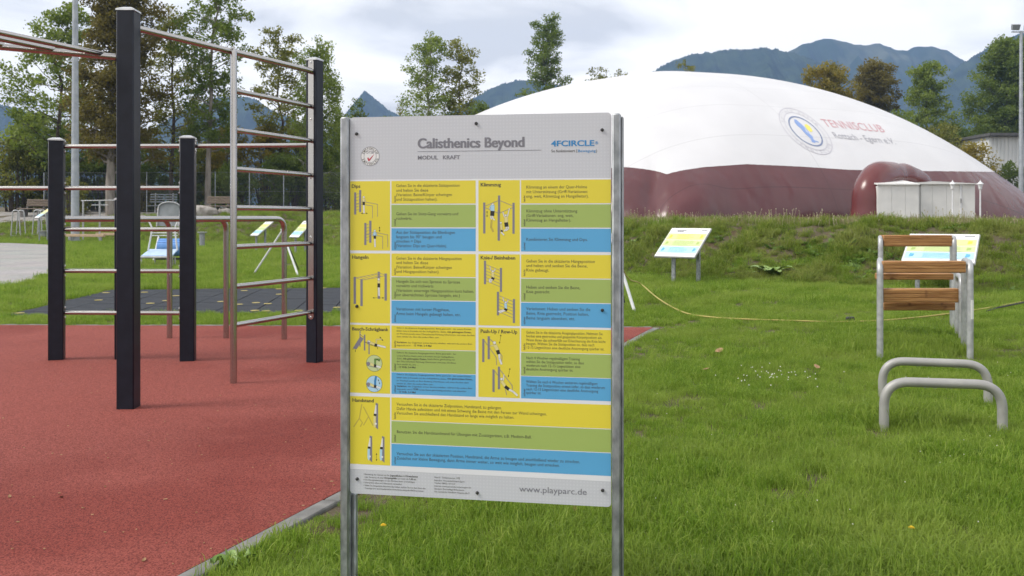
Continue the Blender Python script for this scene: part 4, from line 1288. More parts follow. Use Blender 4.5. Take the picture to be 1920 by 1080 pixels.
ug = lambda x, y=450: uv(x, y)[0]
zl0 = uv(656.5, 337)[1]; zl1 = uv(656.5, 879)[1]
light = rect(0.001, zl1, BW - .001, zl0, .0002, 'border_print', M['s_light'], board)
U_P0, U_P1, U_T0, U_T1 = .001, ug(731.5), ug(734), ug(892)
V_P0, V_P1, V_T0, V_T1 = ug(897), ug(974.7), ug(977), BW - .001
ROW = [((339.3, 382), (384, 426), (428, 470)), ((475.3, 518), (519.6, 562), (563.5, 606.5)), ((610.3, 653.6), (654.8, 697), (698, 738.5)), ((745, 788), (789.3, 830.7), (832, 873))]
cols3 = ('s_yel', 's_gre', 's_blu')
TP = {}; PP = {}
for r in range(4):
    for c in range(2):
        if r == 3 and c == 1: continue
        p0, p1, t0, t1 = (U_P0, U_P1, U_T0, U_T1 if r < 3 else V_T1) if c == 0 else (V_P0, V_P1, V_T0, V_T1)
        PP[r, c] = rect(p0, rows_(ROW[r][2][1]), p1, rows_(ROW[r][0][0]), .0004, 'picture_panel', M['s_yel'], board)
        for k in range(3):
            TP[r, c, k] = rect(t0, rows_(ROW[r][k][1]), t1, rows_(ROW[r][k][0]), .0004, 'text_panel', M[cols3[k]], board)


def put_text(mb, s, x0, y0, x1, cap, bold=0.0, lift=.0006, res=2, vert=False):
    """baseline from px (x0,y0), right end at px x1, cap height in px; bold = extra stem weight"""
    u0, z0 = uv(x0, y0)
    v, fs = text_np(s, res, min(bold, .014))
    h = cap / 580.0 / 0.70
    if bold > .014:
        ex = (bold - .014) * 1.3
        n0 = len(v); v = np.concatenate([v - [ex, 0], v + [ex, 0]]); fs = fs + [tuple(i + n0 for i in f) for f in fs]; lf = [lift] * n0 + [lift + .00005] * n0
    else:
        lf = [lift] * len(v)
    if vert:
        z1 = uv(x0, x1)[1]; wsc = (z1 - z0) / (v[:, 0].max())
        mb.add([bp(u0 - y * h, z0 + x * wsc, l_) for (x, y), l_ in zip(v, lf)], fs)
    else:
        u1 = uv(x1, y0)[0]; wsc = (u1 - u0) / v[:, 0].max()
        mb.add([bp(u0 + x * wsc, z0 + y * h, l_) for (x, y), l_ in zip(v, lf)], fs)


def lettering(parent, lines, mat='s_txt', **kw):
    mb = MB()
    for ln in lines: put_text(mb, *ln, **kw)
    return mb.build('lettering', M[mat], parent, smooth=False)


S3 = 1 / 3.5556
def z3(X0, X1, Yc, s, cap=5.7, b=.0, oy=200): return (s, 640 + X0 * S3, oy + (Yc + 9) * S3, 640 + X1 * S3, cap, b)
def z4(X0, X1, Yc, s, cap=5.7, b=.0): return z3(X0, X1, Yc, s, cap, b, 460)
def z5(X0, X1, Yc, s, cap=5.7, b=.0): return (s, 640 + X0 / 3, 720 + (Yc + 7.5) / 3, 640 + X1 / 3, cap, b)
def z6(X0, X1, Yc, s, cap=3.0, b=.0): return (s, 640 + X0 / 6.75, 600 + (Yc + 10) / 6.75, 640 + X1 / 6.75, cap, b)


lettering(board, [('Calisthenics Beyond', 783, 277.8, 983.5, 18.5, .036)], 's_htxt', res=5)
lettering(board, [('MODUL   KRAFT', 783, 299.0, 862.5, 7.2, .022)], 's_htxt')
u0, zz = uv(783, 284.2); u1 = uv(1015, 284.2)[0]
rect(u0, zz - .0007, u1, zz + .0007, .0005, 'rule_line', M['s_htxt'], board)
lettering(board, [('4FCIRCLE', 1033.5, 274.2, 1114.5, 10.2, .028), ('®', 1116, 270.5, 1121.5, 5.0, .01)], 's_cyan', res=4)
lettering(board, [('So funktioniert {', 1033.5, 285.6, 1082.5, 5.0, .006), ('}', 1117.5, 285.6, 1119.5, 5.0, .006)], 's_txt')
lettering(board, [('Bewegung', 1083.5, 285.4, 1117, 5.0, .006)], 's_cyan')
lettering(board, [('www.playparc.de', 973.5, 921.6, 1100, 11.2, .0)], 's_htxt', res=4)
lettering(PP[0, 0], [('Dips', 659.3, 352.2, 675.6, 6.6, .024)]); lettering(PP[0, 1], [('Klimmzug', 900.8, 349.5, 939.5, 6.6, .024)])
lettering(PP[1, 0], [('Hangeln', 660, 485.0, 691, 6.6, .024)]); lettering(PP[1, 1], [('Knie-/ Beinheben', 900.8, 486.2, 966.2, 6.6, .024)])
lettering(PP[2, 0], [('Bauch-Schrägbank', 660, 619.3, 728.4, 6.4, .024)]); lettering(PP[2, 1], [('Push-Up / Row-Up', 900.8, 624.0, 970, 6.6, .024)])
lettering(PP[3, 0], [('Handstand', 660.5, 753.0, 701, 6.6, .024)])
lettering(TP[0, 0, 0], [z3(365, 788, 527, 'Gehen Sie in die skizzierte Stützposition'), z3(365, 580, 558, 'und halten Sie diese'), z3(365, 737, 588, '(Variation: Beine/Körper schwingen'), z3(365, 640, 618, 'und Stützposition halten).')])
lettering(TP[0, 0, 1], [z3(365, 779, 715, 'Gehen Sie im Stütz-Gang vorwärts und'), z3(365, 473, 745, 'rückwärts.')])
lettering(TP[0, 0, 2], [z3(365, 757, 838, 'Aus der Stützposition die Ellenbogen'), z3(365, 668, 868, 'langsam bis 90° beugen und'), z3(365, 532, 897, 'strecken = Dips'), z3(365, 704, 927, '(Variation: Dips am Quer-Holm).')])
lettering(TP[0, 1, 0], [z3(1232, 1638, 537, 'Klimmzug an einem der Quer-Holme'), z3(1232, 1643, 568, 'mit Unterstützung (Griff-Variationen:'), z3(1232, 1648, 598, 'eng, weit, Klimmzug an Hangelleiter).')])
lettering(TP[0, 1, 1], [z3(1232, 1573, 696, 'Klimmzug ohne Unterstützung'), z3(1232, 1547, 726, '(Griff-Variationen: eng, weit,'), z3(1232, 1531, 757, 'Klimmzug an Hangelleiter).')])
lettering(TP[0, 1, 2], [z3(1232, 1642, 885, 'Kombinieren Sie Klimmzug und Dips.')])
lettering(TP[1, 0, 0], [z4(365, 802, 86, 'Gehen Sie in die skizzierte Hängeposition'), z4(365, 579, 115, 'und halten Sie diese'), z4(365, 737, 145, '(Variation: Beine/Körper schwingen'), z4(365, 654, 174, 'und Hängeposition halten).')])
lettering(TP[1, 0, 1], [z4(365, 791, 240, 'Hangeln Sie sich von Sprosse zu Sprosse'), z4(365, 614, 269, 'vorwärts und rückwärts'), z4(365, 883, 300, '(Variation: einarmige Hängeposition kurz halten,'), z4(365, 790, 329, 'zur übernächsten Sprosse hangeln, etc.)')])
lettering(TP[1, 0, 2], [z4(365, 721, 424, 'Variationen mit kurzer Flugphase,'), z4(365, 796, 455, 'Arme beim Hangeln gebeugt halten, etc.')])
lettering(TP[1, 1, 0], [z4(1232, 1690, 105, 'Gehen Sie in die skizzierte Hängeposition'), z4(1232, 1641, 135, 'und heben und senken Sie die Beine,'), z4(1232, 1386, 165, 'Knie gebeugt.')])
lettering(TP[1, 1, 1], [z4(1232, 1592, 279, 'Heben und senken Sie die Beine,'), z4(1232, 1392, 309, 'Knie gestreckt.')])
lettering(TP[1, 1, 2], [z4(1232, 1660, 422, 'Variationen: Heben und senken Sie die'), z4(1232, 1650, 453, 'Beine, Knie gestreckt, Position halten,'), z4(1232, 1558, 484, 'Beine langsam absenken, etc.')])
lettering(TP[2, 1, 0], [z4(1232, 1742, 579, 'Gehen Sie in die skizzierte Ausgangsposition. Nehmen Sie', 5.1), z4(1232, 1740, 604, 'hierbei eine gestreckte und gespannte Körperposition ein.', 5.1),
                        z4(1232, 1762, 630, 'Wenn Ihnen das schwerfällt zur Erleichterung die Knie leicht', 5.1), z4(1232, 1686, 654, 'beugen. Wählen Sie die Stützposition so, dass nach', 5.1), z4(1232, 1752, 679, '12-15 Liegestützen eine deutliche Anstrengung spürbar ist.', 5.1)])
lettering(TP[2, 1, 1], [z4(1232, 1590, 749, 'Nach 4 Wochen regelmäßigem Training', 5.1), z4(1232, 1617, 774, 'wählen Sie die Stützposition tiefer, so dass', 5.1), z4(1232, 1594, 799, 'wiederum nach 12-15 Liegestützen eine', 5.1), z4(1232, 1546, 824, 'deutliche Anstrengung spürbar ist.', 5.1)])
lettering(TP[2, 1, 2], [z4(1232, 1707, 907, 'Wählen Sie nach 6 Wochen weiterem regelmäßigem', 5.1), z4(1232, 1757, 932, 'Training die Stützposition erneut tiefer, so dass wiederum', 5.1), z4(1232, 1712, 957, 'nach 12-15 Liegestützen eine deutliche Anstrengung', 5.1), z4(1232, 1333, 981, 'spürbar ist.', 5.1)])
GA = 'Gehe in die skizzierte Ausgangsposition, Beine gestreckt - der '
lettering(TP[2, 0, 0], [z6(700, 1645, 98, GA + 'untere Rücken'), z6(700, 1330, 136, 'bleibt stets in Kontakt mit der Auflagefläche. Ziehe,'), z6(1342, 1648, 150, 'mit gebeugten Knien,', 3.3, .02), z6(700, 1687, 172, 'im Wechsel jeweils einen Oberschenkel Richtung Oberkörper und setze das Bein'),
                        z6(700, 1240, 208, 'dann wieder ab, dann das andere Bein, usw.'), z6(700, 832, 280, 'Variation:', 3.3, .02), z6(842, 1655, 284, 'das Gegenbein immer bereits anheben, während das andere Bein'), z6(700, 890, 318, 'abgesenkt wird -'), z6(915, 1140, 322, '15 Wdh. 2-4 Mal', 3.3, .02)])
lettering(TP[2, 0, 1], [z6(700, 1455, 410, GA), z6(700, 1430, 450, 'untere Rücken bleibt stets in Kontakt mit der Auflagefläche.'), z6(700, 770, 486, 'Ziehe,'), z6(780, 1080, 488, 'mit gebeugten Knien,', 3.3, .02), z6(1090, 1437, 493, 'beide Beine gleichzeitig mit'),
                        z6(700, 1448, 522, 'den Oberschenkeln Richtung Oberkörper und setze die Beine'), z6(700, 975, 558, 'dann wieder ab, usw. ...'), z6(705, 940, 594, '- 15 Wdh. 2-4 Mal', 3.3, .02)])
lettering(TP[2, 0, 2], [z6(700, 1645, 686, GA + 'untere Rücken'), z6(700, 1330, 726, 'bleibt stets in Kontakt mit der Auflagefläche. Ziehe,'), z6(1342, 1660, 742, 'mit gestreckten Knien,', 3.3, .02), z6(700, 1612, 764, 'im Wechsel jeweils ein Bein Richtung Oberkörper und setze das Bein dann'),
                        z6(700, 1175, 800, 'wieder ab, dann das andere Bein, usw...'), z6(700, 832, 834, 'Variation:', 3.3, .02), z6(842, 1655, 838, 'das Gegenbein immer bereits anheben, während das andere Bein'), z6(700, 895, 872, 'abgesenkt wird,'),
                        z6(903, 978, 876, 'ODER', 3.3, .02), z6(988, 1580, 882, 'beide Beine gleichzeitig anheben und absenken'), z6(705, 940, 908, '- 15 Wdh. 2-4 Mal', 3.3, .02)])
lettering(TP[3, 0, 0], [z5(311, 902, 113, 'Versuchen Sie in die skizzierte Zielposition, Handstand, zu gelangen.'), z5(311, 1155, 138, 'Dafür Hände aufstützen und mit etwas Schwung die Beine mit den Fersen zur Wand schwingen.'), z5(311, 972, 163, 'Versuchen Sie anschließend den Handstand so lange wie möglich zu halten.')])
lettering(TP[3, 0, 1], [z5(311, 1070, 268, 'Benutzen Sie die Handstandwand für Übungen mit Zusatzgeräten, z.B. Medizin-Ball.')])
lettering(TP[3, 0, 2], [z5(311, 1342, 391, 'Versuchen Sie aus der skizzierten Position, Handstand, die Arme zu beugen und anschließend wieder zu strecken.'), z5(311, 1228, 416, 'Zunächst nur kleine Bewegung, dann Arme immer weiter, so weit wie möglich, beugen und strecken.')])
for r in range(4):
    for c in range(2):
        if (r, c, 0) not in TP: continue
        x = 742.3 if c == 0 else 985.0
        for k, wd in enumerate(('leicht', 'mittel', 'schwer')):
            yb = ROW[r][k][1] - 2.5
            dyx = 0 if c == 0 else (x - 735) * .000085 * (yb - 408)
            mb = MB(); put_text(mb, wd, x, yb + dyx, yb + dyx - (12.5 if k < 2 else 14.5), 3.9, .012, vert=True); mb.build('lettering', M['s_txt'], TP[r, c, k], smooth=False)
def zf(X0, X1, Yc, s, cap=2.9, b=.0): return (s, 640 + X0 / 7.385, 860 + (Yc + 10) / 7.385, 640 + X1 / 7.385, cap, b)
lettering(board, [zf(303, 665, 212, '• Benutzung der Geräte nur für'), zf(678, 835, 232, 'Jugendliche', 3.2, .02), zf(842, 893, 237, 'und'), zf(900, 1060, 242, 'Erwachsene', 3.2, .02), zf(322, 590, 252, 'oder Personen ab einer'), zf(598, 768, 265, 'Körpergröße', 3.2, .02), zf(778, 930, 275, 'von mehr als'), zf(938, 1038, 282, '1,40 m.', 3.2, .02),
                  zf(303, 1022, 288, '• Die Übungsanleitungen an den Geräten lesen und befolgen.'), zf(303, 842, 326, '• Schmerzfrei üben und Überlasten vermeiden.'), zf(303, 1165, 366, '• Wenn Sie körperliche Beschwerden haben, sollten Sie vor dem Start des'), zf(322, 1140, 405, 'Trainings eine sportmedizinische Voruntersuchung durchführen lassen.'),
                  zf(1287, 1580, 256, 'Notruf - Telefonnummer:'), zf(1594, 1640, 270, '112', 3.2, .02), zf(1287, 1705, 298, 'Betreiber: Gemeinde Rottach-Egern'), zf(1287, 1575, 335, 'Telefon: 08022 / 6713-0'), zf(1287, 1795, 375, 'Internet: www.gemeinde.rottach-egern.de'), zf(1287, 1700, 414, 'Standort: Sportanlage Birkenmoos'), zf(1287, 1772, 453, 'Sitz Gemeinde: Nördliche Hauptstraße 9')], 's_txt')


# recommendation seal
def disc(mb, px, py, r, lift, r_in=0.0, n=36):
    u, z = uv(px, py); k = r / 569.0; ki = r_in / 569.0
    if r_in:
        vs = []; fs = []
        for i in range(n):
            a = 2 * math.pi * i / n
            vs += [bp(u + math.cos(a) * ki, z + math.sin(a) * ki, lift), bp(u + math.cos(a) * k, z + math.sin(a) * k, lift)]
        for i in range(n):
            j = (i + 1) % n; fs.append((2 * i, 2 * i + 1, 2 * j + 1, 2 * j))
        mb.add(vs, fs)
    else:
        mb.add([bp(u + math.cos(2 * math.pi * i / n) * k, z + math.sin(2 * math.pi * i / n) * k, lift) for i in range(n)], [tuple(range(n))])
    return mb


def polyb(mb, pts, lift):
    q = [uv(*p) for p in pts]
    mb.add([bp(u, z, lift) for u, z in q], [tuple(range(len(q)))])


def lineb(mb, pts, wpx, lift):
    q = [Vector(uv(*p)) for p in pts]; hw = wpx / 569.0 / 2
    for a, b in zip(q[:-1], q[1:]):
        d = (b - a).normalized(); n_ = Vector((-d.y, d.x)) * hw; a2 = a - d * hw * .5; b2 = b + d * hw * .5
        mb.add([bp(p.x, p.y, lift) for p in (a2 - n_, b2 - n_, b2 + n_, a2 + n_)], [(0, 1, 2, 3)])


SX, SY = 694.0, 293.0
seal = disc(MB(), SX, SY, 18.0, .0003).build('seal', M['s_white'], board, smooth=False)
mb = MB(); disc(mb, SX, SY, 18.0, .0005, 17.2); disc(mb, SX, SY, 12.2, .0005, 11.5); mb.build('seal_ring', M['s_htxt'], seal, smooth=False)
mb = MB()
for word, a0, a1, flip in (('EMPFOHLEN', 155, 25, False), ('EMPFOHLEN', 205, 335, True)):
    for k, ch in enumerate(word):
        a = R(a0 + (a1 - a0) * k / (len(word) - 1)); v, fs = text_np(ch, 2, .01); v = v - np.array([v[:, 0].mean(), .35])
        u, z = uv(SX, SY); hh = 5.4 / 569; rr = 14.7 / 569; sg = -1 if flip else 1
        tx, tz, ox, oz = math.sin(a), -math.cos(a), math.cos(a), math.sin(a)
        if flip: tx, tz = -tx, -tz
        mb.add([bp(u + ox * (rr + sg * y * hh) + tx * x * hh, z + oz * (rr + sg * y * hh) + tz * x * hh, .0006) for x, y in v], fs)
mb.build('lettering', M['s_txt'], seal, smooth=False)
mb = MB(); put_text(mb, 'DTSB', 687.2, 288.0, 701, 4.4, .012, lift=.0006); mb.build('lettering', M['s_htxt'], seal, smooth=False)
mb = MB(); polyb(mb, [(688.6, 296.2), (690.8, 295.2), (692.2, 298.5), (702.5, 288.0), (693.2, 301.5), (691, 302.5)], .0007); mb.build('check_mark', M['s_red'], seal, smooth=False)


# pictograms: small flat prints, drawn in the crop coordinates (7.2 x) of each picture panel
class Pic:
    def __init__(s, panel, ox, oy):
        s.p = panel; s.o = (ox, oy); s.m = {}; s.k = 0

    def c(s, pts): return [(s.o[0] + x / 7.2, s.o[1] + y / 7.2) for x, y in pts]

    def lift(s): s.k += 1; return .00055 + s.k * .000006

    def mb(s, mat): return s.m.setdefault(mat, MB())

    def line(s, pts, w_, mat): lineb(s.mb(mat), s.c(pts), w_ / 7.2, s.lift())

    def poly(s, pts, mat): polyb(s.mb(mat), s.c(pts), s.lift())

    def dot(s, x, y, r, mat): disc(s.mb(mat), *s.c([(x, y)])[0], r / 7.2, s.lift(), n=16)

    def post(s, x0, y0, x1, y1): s.line([(x0, y0), (x1, y1)], 30, 's_post')

    def head(s, x, y, r=13): s.dot(x, y, r + 2.5, 's_black'); s.dot(x, y, r, 's_white')

    def limb(s, pts, w_, mat='s_white'): s.line(pts, w_ + 4, 's_htxt'); s.line(pts, w_, mat)

    def arrow(s, a, b):
        s.line([a, b], 3, 's_black')
        for p, q in ((a, b), (b, a)):
            dx_, dy_ = p[0] - q[0], p[1] - q[1]; l = math.hypot(dx_, dy_); dx_, dy_ = dx_ / l, dy_ / l
            s.poly([(p[0] + dx_ * 3, p[1] + dy_ * 3), (p[0] - dx_ * 20 - dy_ * 10, p[1] - dy_ * 20 + dx_ * 10), (p[0] - dx_ * 20 + dy_ * 10, p[1] - dy_ * 20 - dx_ * 10)], 's_black')

    def done(s):
        for k, m_ in s.m.items(): m_.build('pictogram', M[k], s.p, smooth=False)


pic = Pic(PP[0, 0], 640, 330)
for ox, oy, top_, up in ((0, 0, 's_pale', 0), (137, 412, 's_lblue', 1)):
    for k in range(6): pic.line([(195 + ox, 250 + oy + k * 43), (250 + ox, 232 + oy + k * 43)], 6, 's_bar')
    pic.post(188 + ox, 228 + oy, 188 + ox, 512 + oy); pic.post(255 + ox, 198 + oy, 255 + ox, 480 + oy)
    pic.line([(255 + ox, 352 + oy), (330 + ox, 352 + oy), (490 + ox, 382 + oy), (490 + ox, 548 + oy)], 8, 's_bar')
    pic.line([(200 + ox, 376 + oy), (270 + ox, 380 + oy), (422 + ox, 404 + oy), (422 + ox, 568 + oy)], 8, 's_bar')
    hx = 303 + ox + up * 12; hy = 285 + oy + up * 42
    pic.limb([(hx, hy + 105), (hx + 4, hy + 215)], 20)
    pic.limb([(hx - 16, hy + 30), (hx - 26, hy + 70)], 7, top_); pic.limb([(hx + 18, hy + 30), (hx + 28, hy + 70)], 7, top_)
    pic.limb([(hx, hy + 22), (hx, hy + 75)], 28, top_); pic.line([(hx, hy + 72), (hx, hy + 100)], 33, 's_black'); pic.head(hx, hy)
pic.arrow((268, 503), (355, 503)); pic.arrow((516, 685), (516, 752)); pic.done()
pic = Pic(PP[0, 1], 890, 330)
pic.line([(150, 402), (310, 335)], 9, 's_bar'); pic.line([(350, 335), (510, 402)], 9, 's_bar'); pic.line([(150, 430), (310, 498)], 9, 's_bar'); pic.line([(345, 498), (510, 428)], 9, 's_bar')
pic.post(330, 270, 330, 500); pic.post(130, 365, 130, 768); pic.post(525, 370, 525, 772)
pic.line([(230, 600), (222, 690), (250, 750)], 26, 's_ghost')
pic.limb([(222, 515), (218, 565), (230, 580)], 15); pic.limb([(240, 515), (245, 570), (268, 592)], 15)
pic.limb([(225, 395), (205, 430), (225, 470)], 11, 's_lblue'); pic.limb([(243, 400), (243, 480)], 46, 's_lblue'); pic.line([(240, 485), (238, 525)], 54, 's_black'); pic.head(244, 382)
pic.limb([(405, 560), (382, 490)], 12); pic.limb([(440, 560), (468, 440)], 12)
pic.limb([(425, 670), (430, 715), (400, 742)], 17); pic.limb([(450, 665), (455, 712), (425, 735)], 17)
pic.limb([(425, 560), (428, 640)], 44, 's_pale'); pic.line([(426, 640), (430, 672)], 52, 's_black'); pic.head(420, 530)
pic.limb([(355, 660), (365, 730)], 26, 's_pale'); pic.line([(355, 740), (375, 745)], 22, 's_black'); pic.limb([(360, 760), (395, 795)], 16); pic.head(352, 632)
pic.post(325, 470, 325, 865); pic.arrow((168, 472), (168, 552)); pic.done()
pic = Pic(PP[1, 0], 640, 460)       # crop factor of this one is 3.556, so scale to 7.2
q = 7.2 / 3.5556
def sc_(p): return [(x * q, y * q) for x, y in p]
pic.line(sc_([(250, 180), (250, 352)]), 34, 's_post')
pic.line(sc_([(92, 218), (250, 186), (295, 196)]), 7, 's_bar'); pic.line(sc_([(135, 232), (250, 212), (295, 200)]), 7, 's_bar')
for k in range(6): pic.line(sc_([(98 + k * 25, 217 - k * 5), (140 + k * 25, 231 - k * 5)]), 6, 's_bar')
pic.limb(sc_([(250, 272), (252, 335)]), 22); pic.limb(sc_([(250, 236), (250, 262)]), 30, 's_pale'); pic.line(sc_([(250, 258), (250, 276)]), 38, 's_black'); pic.head(250 * q, 226 * q, 15)
for x, y0, y1 in ((90, 214, 386), (135, 229, 400), (296, 192, 364)): pic.line(sc_([(x, y0), (x, y1)]), 34, 's_post')
pic.arrow((210 * q, 350 * q), (284 * q, 350 * q)); pic.done()
pic = Pic(PP[1, 1], 890, 470)
for ox, oy, top_ in ((0, 0, 's_pale'), (175, 420, 's_lblue')):
    for k in range(6): pic.line([(150 + ox, 185 + oy + k * 44), (345 + ox, 268 + oy + k * 44)], 7, 's_bar')
    pic.post(140 + ox, 142 + oy, 140 + ox, 445 + oy); pic.post(355 + ox, 240 + oy, 355 + ox, 548 + oy)
    pic.limb([(222 + ox, 270 + oy), (206 + ox, 212 + oy)], 8); pic.limb([(262 + ox, 280 + oy), (278 + ox, 244 + oy)], 8)
    if oy == 0:
        pic.limb([(235, 380), (200, 388), (205, 425)], 15); pic.limb([(245, 385), (222, 400), (220, 425)], 15)
    else:
        pic.limb([(405, 798), (325, 822)], 16); pic.limb([(415, 805), (340, 835)], 16)
    pic.limb([(243 + ox, 295 + oy), (246 + ox, 355 + oy)], 32, top_); pic.line([(232 + ox, 368 + oy), (258 + ox, 382 + oy)], 28, 's_black'); pic.head(245 + ox, 278 + oy)
pic.done()
pic = Pic(PP[2, 0], 640, 610)
pic.line([(253, 80), (253, 285)], 14, 's_post'); pic.line([(255, 118), (315, 170)], 7, 's_black'); pic.line([(255, 112), (315, 160)], 7, 's_pale'); pic.line([(315, 130), (315, 335)], 20, 's_post')
pic.poly([(255, 148), (305, 178), (205, 325), (155, 312)], 's_post'); pic.line([(190, 330), (190, 360)], 6, 's_black'); pic.line([(158, 318), (158, 330)], 6, 's_black')
pic.line([(320, 222), (385, 262), (600, 300)], 7, 's_black'); pic.limb([(490, 268), (595, 295)], 22); pic.limb([(390, 235), (460, 262)], 30, 's_pale'); pic.limb([(470, 245), (475, 190), (545, 188)], 12, 's_pale')
pic.poly([(450, 245), (488, 252), (480, 292), (445, 285)], 's_black'); pic.line([(490, 292), (490, 318)], 6, 's_black'); pic.line([(375, 250), (375, 385)], 16, 's_post'); pic.head(372, 222, 20); pic.dot(368, 238, 20, 's_post'); pic.arrow((518, 155), (565, 208))
for cy, bgc, lg, straight in ((512, 's_lgre', 's_dgre', 0), (790, 's_lblue', 's_cyan', 1)):
    pic.dot(445, cy, 113, 's_black'); pic.dot(445, cy, 109, bgc)
    pic.limb([(475, cy + 38), (530, cy + 55)], 22); pic.line([(350, cy + 30), (480, cy + 62), (490, cy + 85)], 8, 's_htxt'); pic.limb([(390, cy + 5), (440, cy + 30)], 34, 's_pale')
    if straight: pic.limb([(458, cy + 20), (458, cy - 40), (470, cy - 100)], 26, lg)
    else: pic.limb([(458, cy + 20), (456, cy - 52), (520, cy - 50)], 24, lg)
    pic.poly([(442, cy + 12), (476, cy + 18), (470, cy + 54), (438, cy + 48)], 's_black'); pic.dot(366, cy + 5, 26, 's_post'); pic.arrow((498 if straight else 474, cy - 62), (520, cy + 4 if straight else cy - 26))
pic.done()
pic = Pic(PP[2, 1], 890, 610)
pic.line([(200, 180), (290, 262)], 12, 's_bar'); pic.line([(130, 205), (290, 430), (297, 535)], 10, 's_bar'); pic.line([(340, 372), (370, 415), (365, 500)], 10, 's_bar')
pic.post(117, 190, 117, 488); pic.post(190, 155, 190, 450)
pic.limb([(330, 380), (335, 450), (362, 520)], 24); pic.limb([(265, 265), (215, 280)], 12, 's_pale'); pic.limb([(280, 275), (312, 345)], 44, 's_pale'); pic.line([(312, 345), (322, 378)], 46, 's_black'); pic.head(268, 235, 19); pic.arrow((355, 125), (335, 245))
pic.line([(335, 590), (505, 810), (510, 865)], 11, 's_bar'); pic.line([(270, 615), (400, 790), (432, 940)], 10, 's_bar'); pic.post(255, 602, 255, 892); pic.post(328, 565, 328, 855)
pic.limb([(455, 860), (520, 895), (575, 945)], 24); pic.limb([(388, 740), (395, 665)], 12, 's_white'); pic.limb([(368, 760), (415, 825)], 34, 's_pale'); pic.line([(418, 830), (455, 858)], 42, 's_black'); pic.head(362, 724, 17); pic.arrow((477, 578), (455, 695)); pic.done()
pic = Pic(PP[3, 0], 640, 740)
pic.line([(277, 130), (262, 215), (243, 320), (170, 430)], 15, 's_ghost'); pic.line([(243, 318), (285, 378), (258, 430)], 13, 's_ghost'); pic.line([(300, 165), (368, 295), (428, 415)], 15, 's_ghost'); pic.line([(368, 295), (300, 412)], 13, 's_ghost')
for x, y, c_ in ((0, 0, 's_pale'), (-80, 442, 's_lblue'), (86, 448, 's_lblue')):
    pic.poly([(463 + x, 108 + y), (497 + x, 122 + y), (497 + x, 470 + y), (463 + x, 440 + y)], 's_post')
    pic.poly([(463 + x, 140 + y), (474 + x, 142 + y), (474 + x, 262 + y), (442 + x, 260 + y)], 's_white'); pic.poly([(440 + x, 256 + y), (476 + x, 260 + y), (472 + x, 290 + y), (436 + x, 284 + y)], 's_black')
    pic.poly([(436 + x, 286 + y), (466 + x, 290 + y), (466 + x, 430 + y), (444 + x, 445 + y), (434 + x, 400 + y)], c_); pic.dot(466 + x, 392 + y, 14, 's_white')
pic.arrow((476, 790), (476, 892)); pic.done()

# ------------------------------------------------------------------ stepped wooden bar stand (right) and push-up bars
def ground_at(px, Y):
    X = (px - 960) / F * Y
    return Vector((X, Y, float(gz(X, Y))))


stand = thing('exercise_stand', ground_at(1735, 8.8), 'stepped exercise stand of brown timber beams on galvanised tube hoops', 'fitness stand')


SD = Vector((.386, .922, 0))


def hoop(px0, px1, Y, ztop, dep, r=.028):
    """two bent tubes, each running up, back and down again, that carry the beams"""
    for px in (px0, px1):
        b = ground_at(px, Y); b.z -= .05; e_ = b + SD * dep; e_.z = float(gz(e_.x, e_.y)) - .05
        pts = fillet([b, Vector((b.x, b.y, ztop)), Vector((e_.x, e_.y, ztop)), e_], .10, 8)
        mb = MB(); mb.tube(pts, r, 14); mb.build('leg_hoop', M['galvtube'], stand, angle=60)


def beam(px0, px1, Y0, Y1, ztop, th=.045, hg=.095, name='beam_plank', dy=0.0):
    a = Vector(((px0 - 960) / F * Y0, Y0 + dy, ztop - hg / 2)); b = Vector(((px1 - 960) / F * Y1, Y1 + dy, ztop - hg / 2))
    d = b - a
    mb = MB(); mb.box((a + b) / 2, (d.length, th, hg), ax=d, bev=.006)
    # fluted face: narrow grooves left between proud ribs
    for k in range(3):
        z = ztop - hg * (.2 + .3 * k)
        mb.box(((a.x + b.x) / 2, (a.y + b.y) / 2 - th / 2 - .002, z), (d.length - .01, .006, hg * .24), ax=d, bev=.0015)
    return mb.build(name, M['woodwarm'], stand)


hoop(1650, 1819, 7.95, zat(493, 7.95), .64)
hoop(1650, 1803, 9.08, zat(521, 9.08), .52)
hoop(1651, 1789, 10.1, zat(446, 10.1), .3)
beam(1655, 1812, 7.95, 7.95, zat(490, 7.95), .135, .105, dy=.07)
beam(1656, 1797, 8.3, 8.3, zat(514, 8.3), .11, .060, dy=.14)
beam(1656, 1803, 9.1, 9.1, zat(542, 9.1), .14, .14, dy=.07)
beam(1656, 1791, 9.3, 9.3, zat(567, 9.3), .11, .085, dy=.05)
beam(1657, 1786, 10.1, 10.1, zat(441, 10.1), .13, .13, dy=.07)
lb = ground_at(1819, 7.95)
mb = MB()
for k in range(7):
    a0 = -1.9 + k * .22
    a1 = a0 + .22
    mb.add([(lb.x + math.cos(a) * .0290, 7.95 + math.sin(a) * .0290, z) for a, z in ((a0, zat(562, 7.95)), (a1, zat(562, 7.95)), (a1, zat(598, 7.95)), (a0, zat(598, 7.95)))], [(0, 1, 2, 3)])
mb.build('sticker', M['hutwhite'], stand)


def pushbar(l, r, label):
    t = thing('push_up_bar', (l + r) / 2, label, 'exercise bar', 'low push-up bars')
    t['group'] = 'low push-up bars'
    h = .303
    pts = fillet([l + Vector((0, 0, -.06)), Vector((l.x, l.y, h)), Vector((r.x, r.y, h)), r + Vector((0, 0, -.06))], .15, 12)
    mb = MB(); mb.tube(pts, .0285, 18); mb.build('tube', M['greytube'], t, angle=60)
    # droplets hanging below the rail
    rr = random.Random(len(label))
    for k in range(8):
        f = rr.uniform(.25, .75); c = l.lerp(r, f)
        mb = MB(); mb.blob((c.x, c.y, h - .0305), (.0028, .0028, .0036), k, 6, 5, 0); mb.build('water_drop', M['drop'], t)
    return t


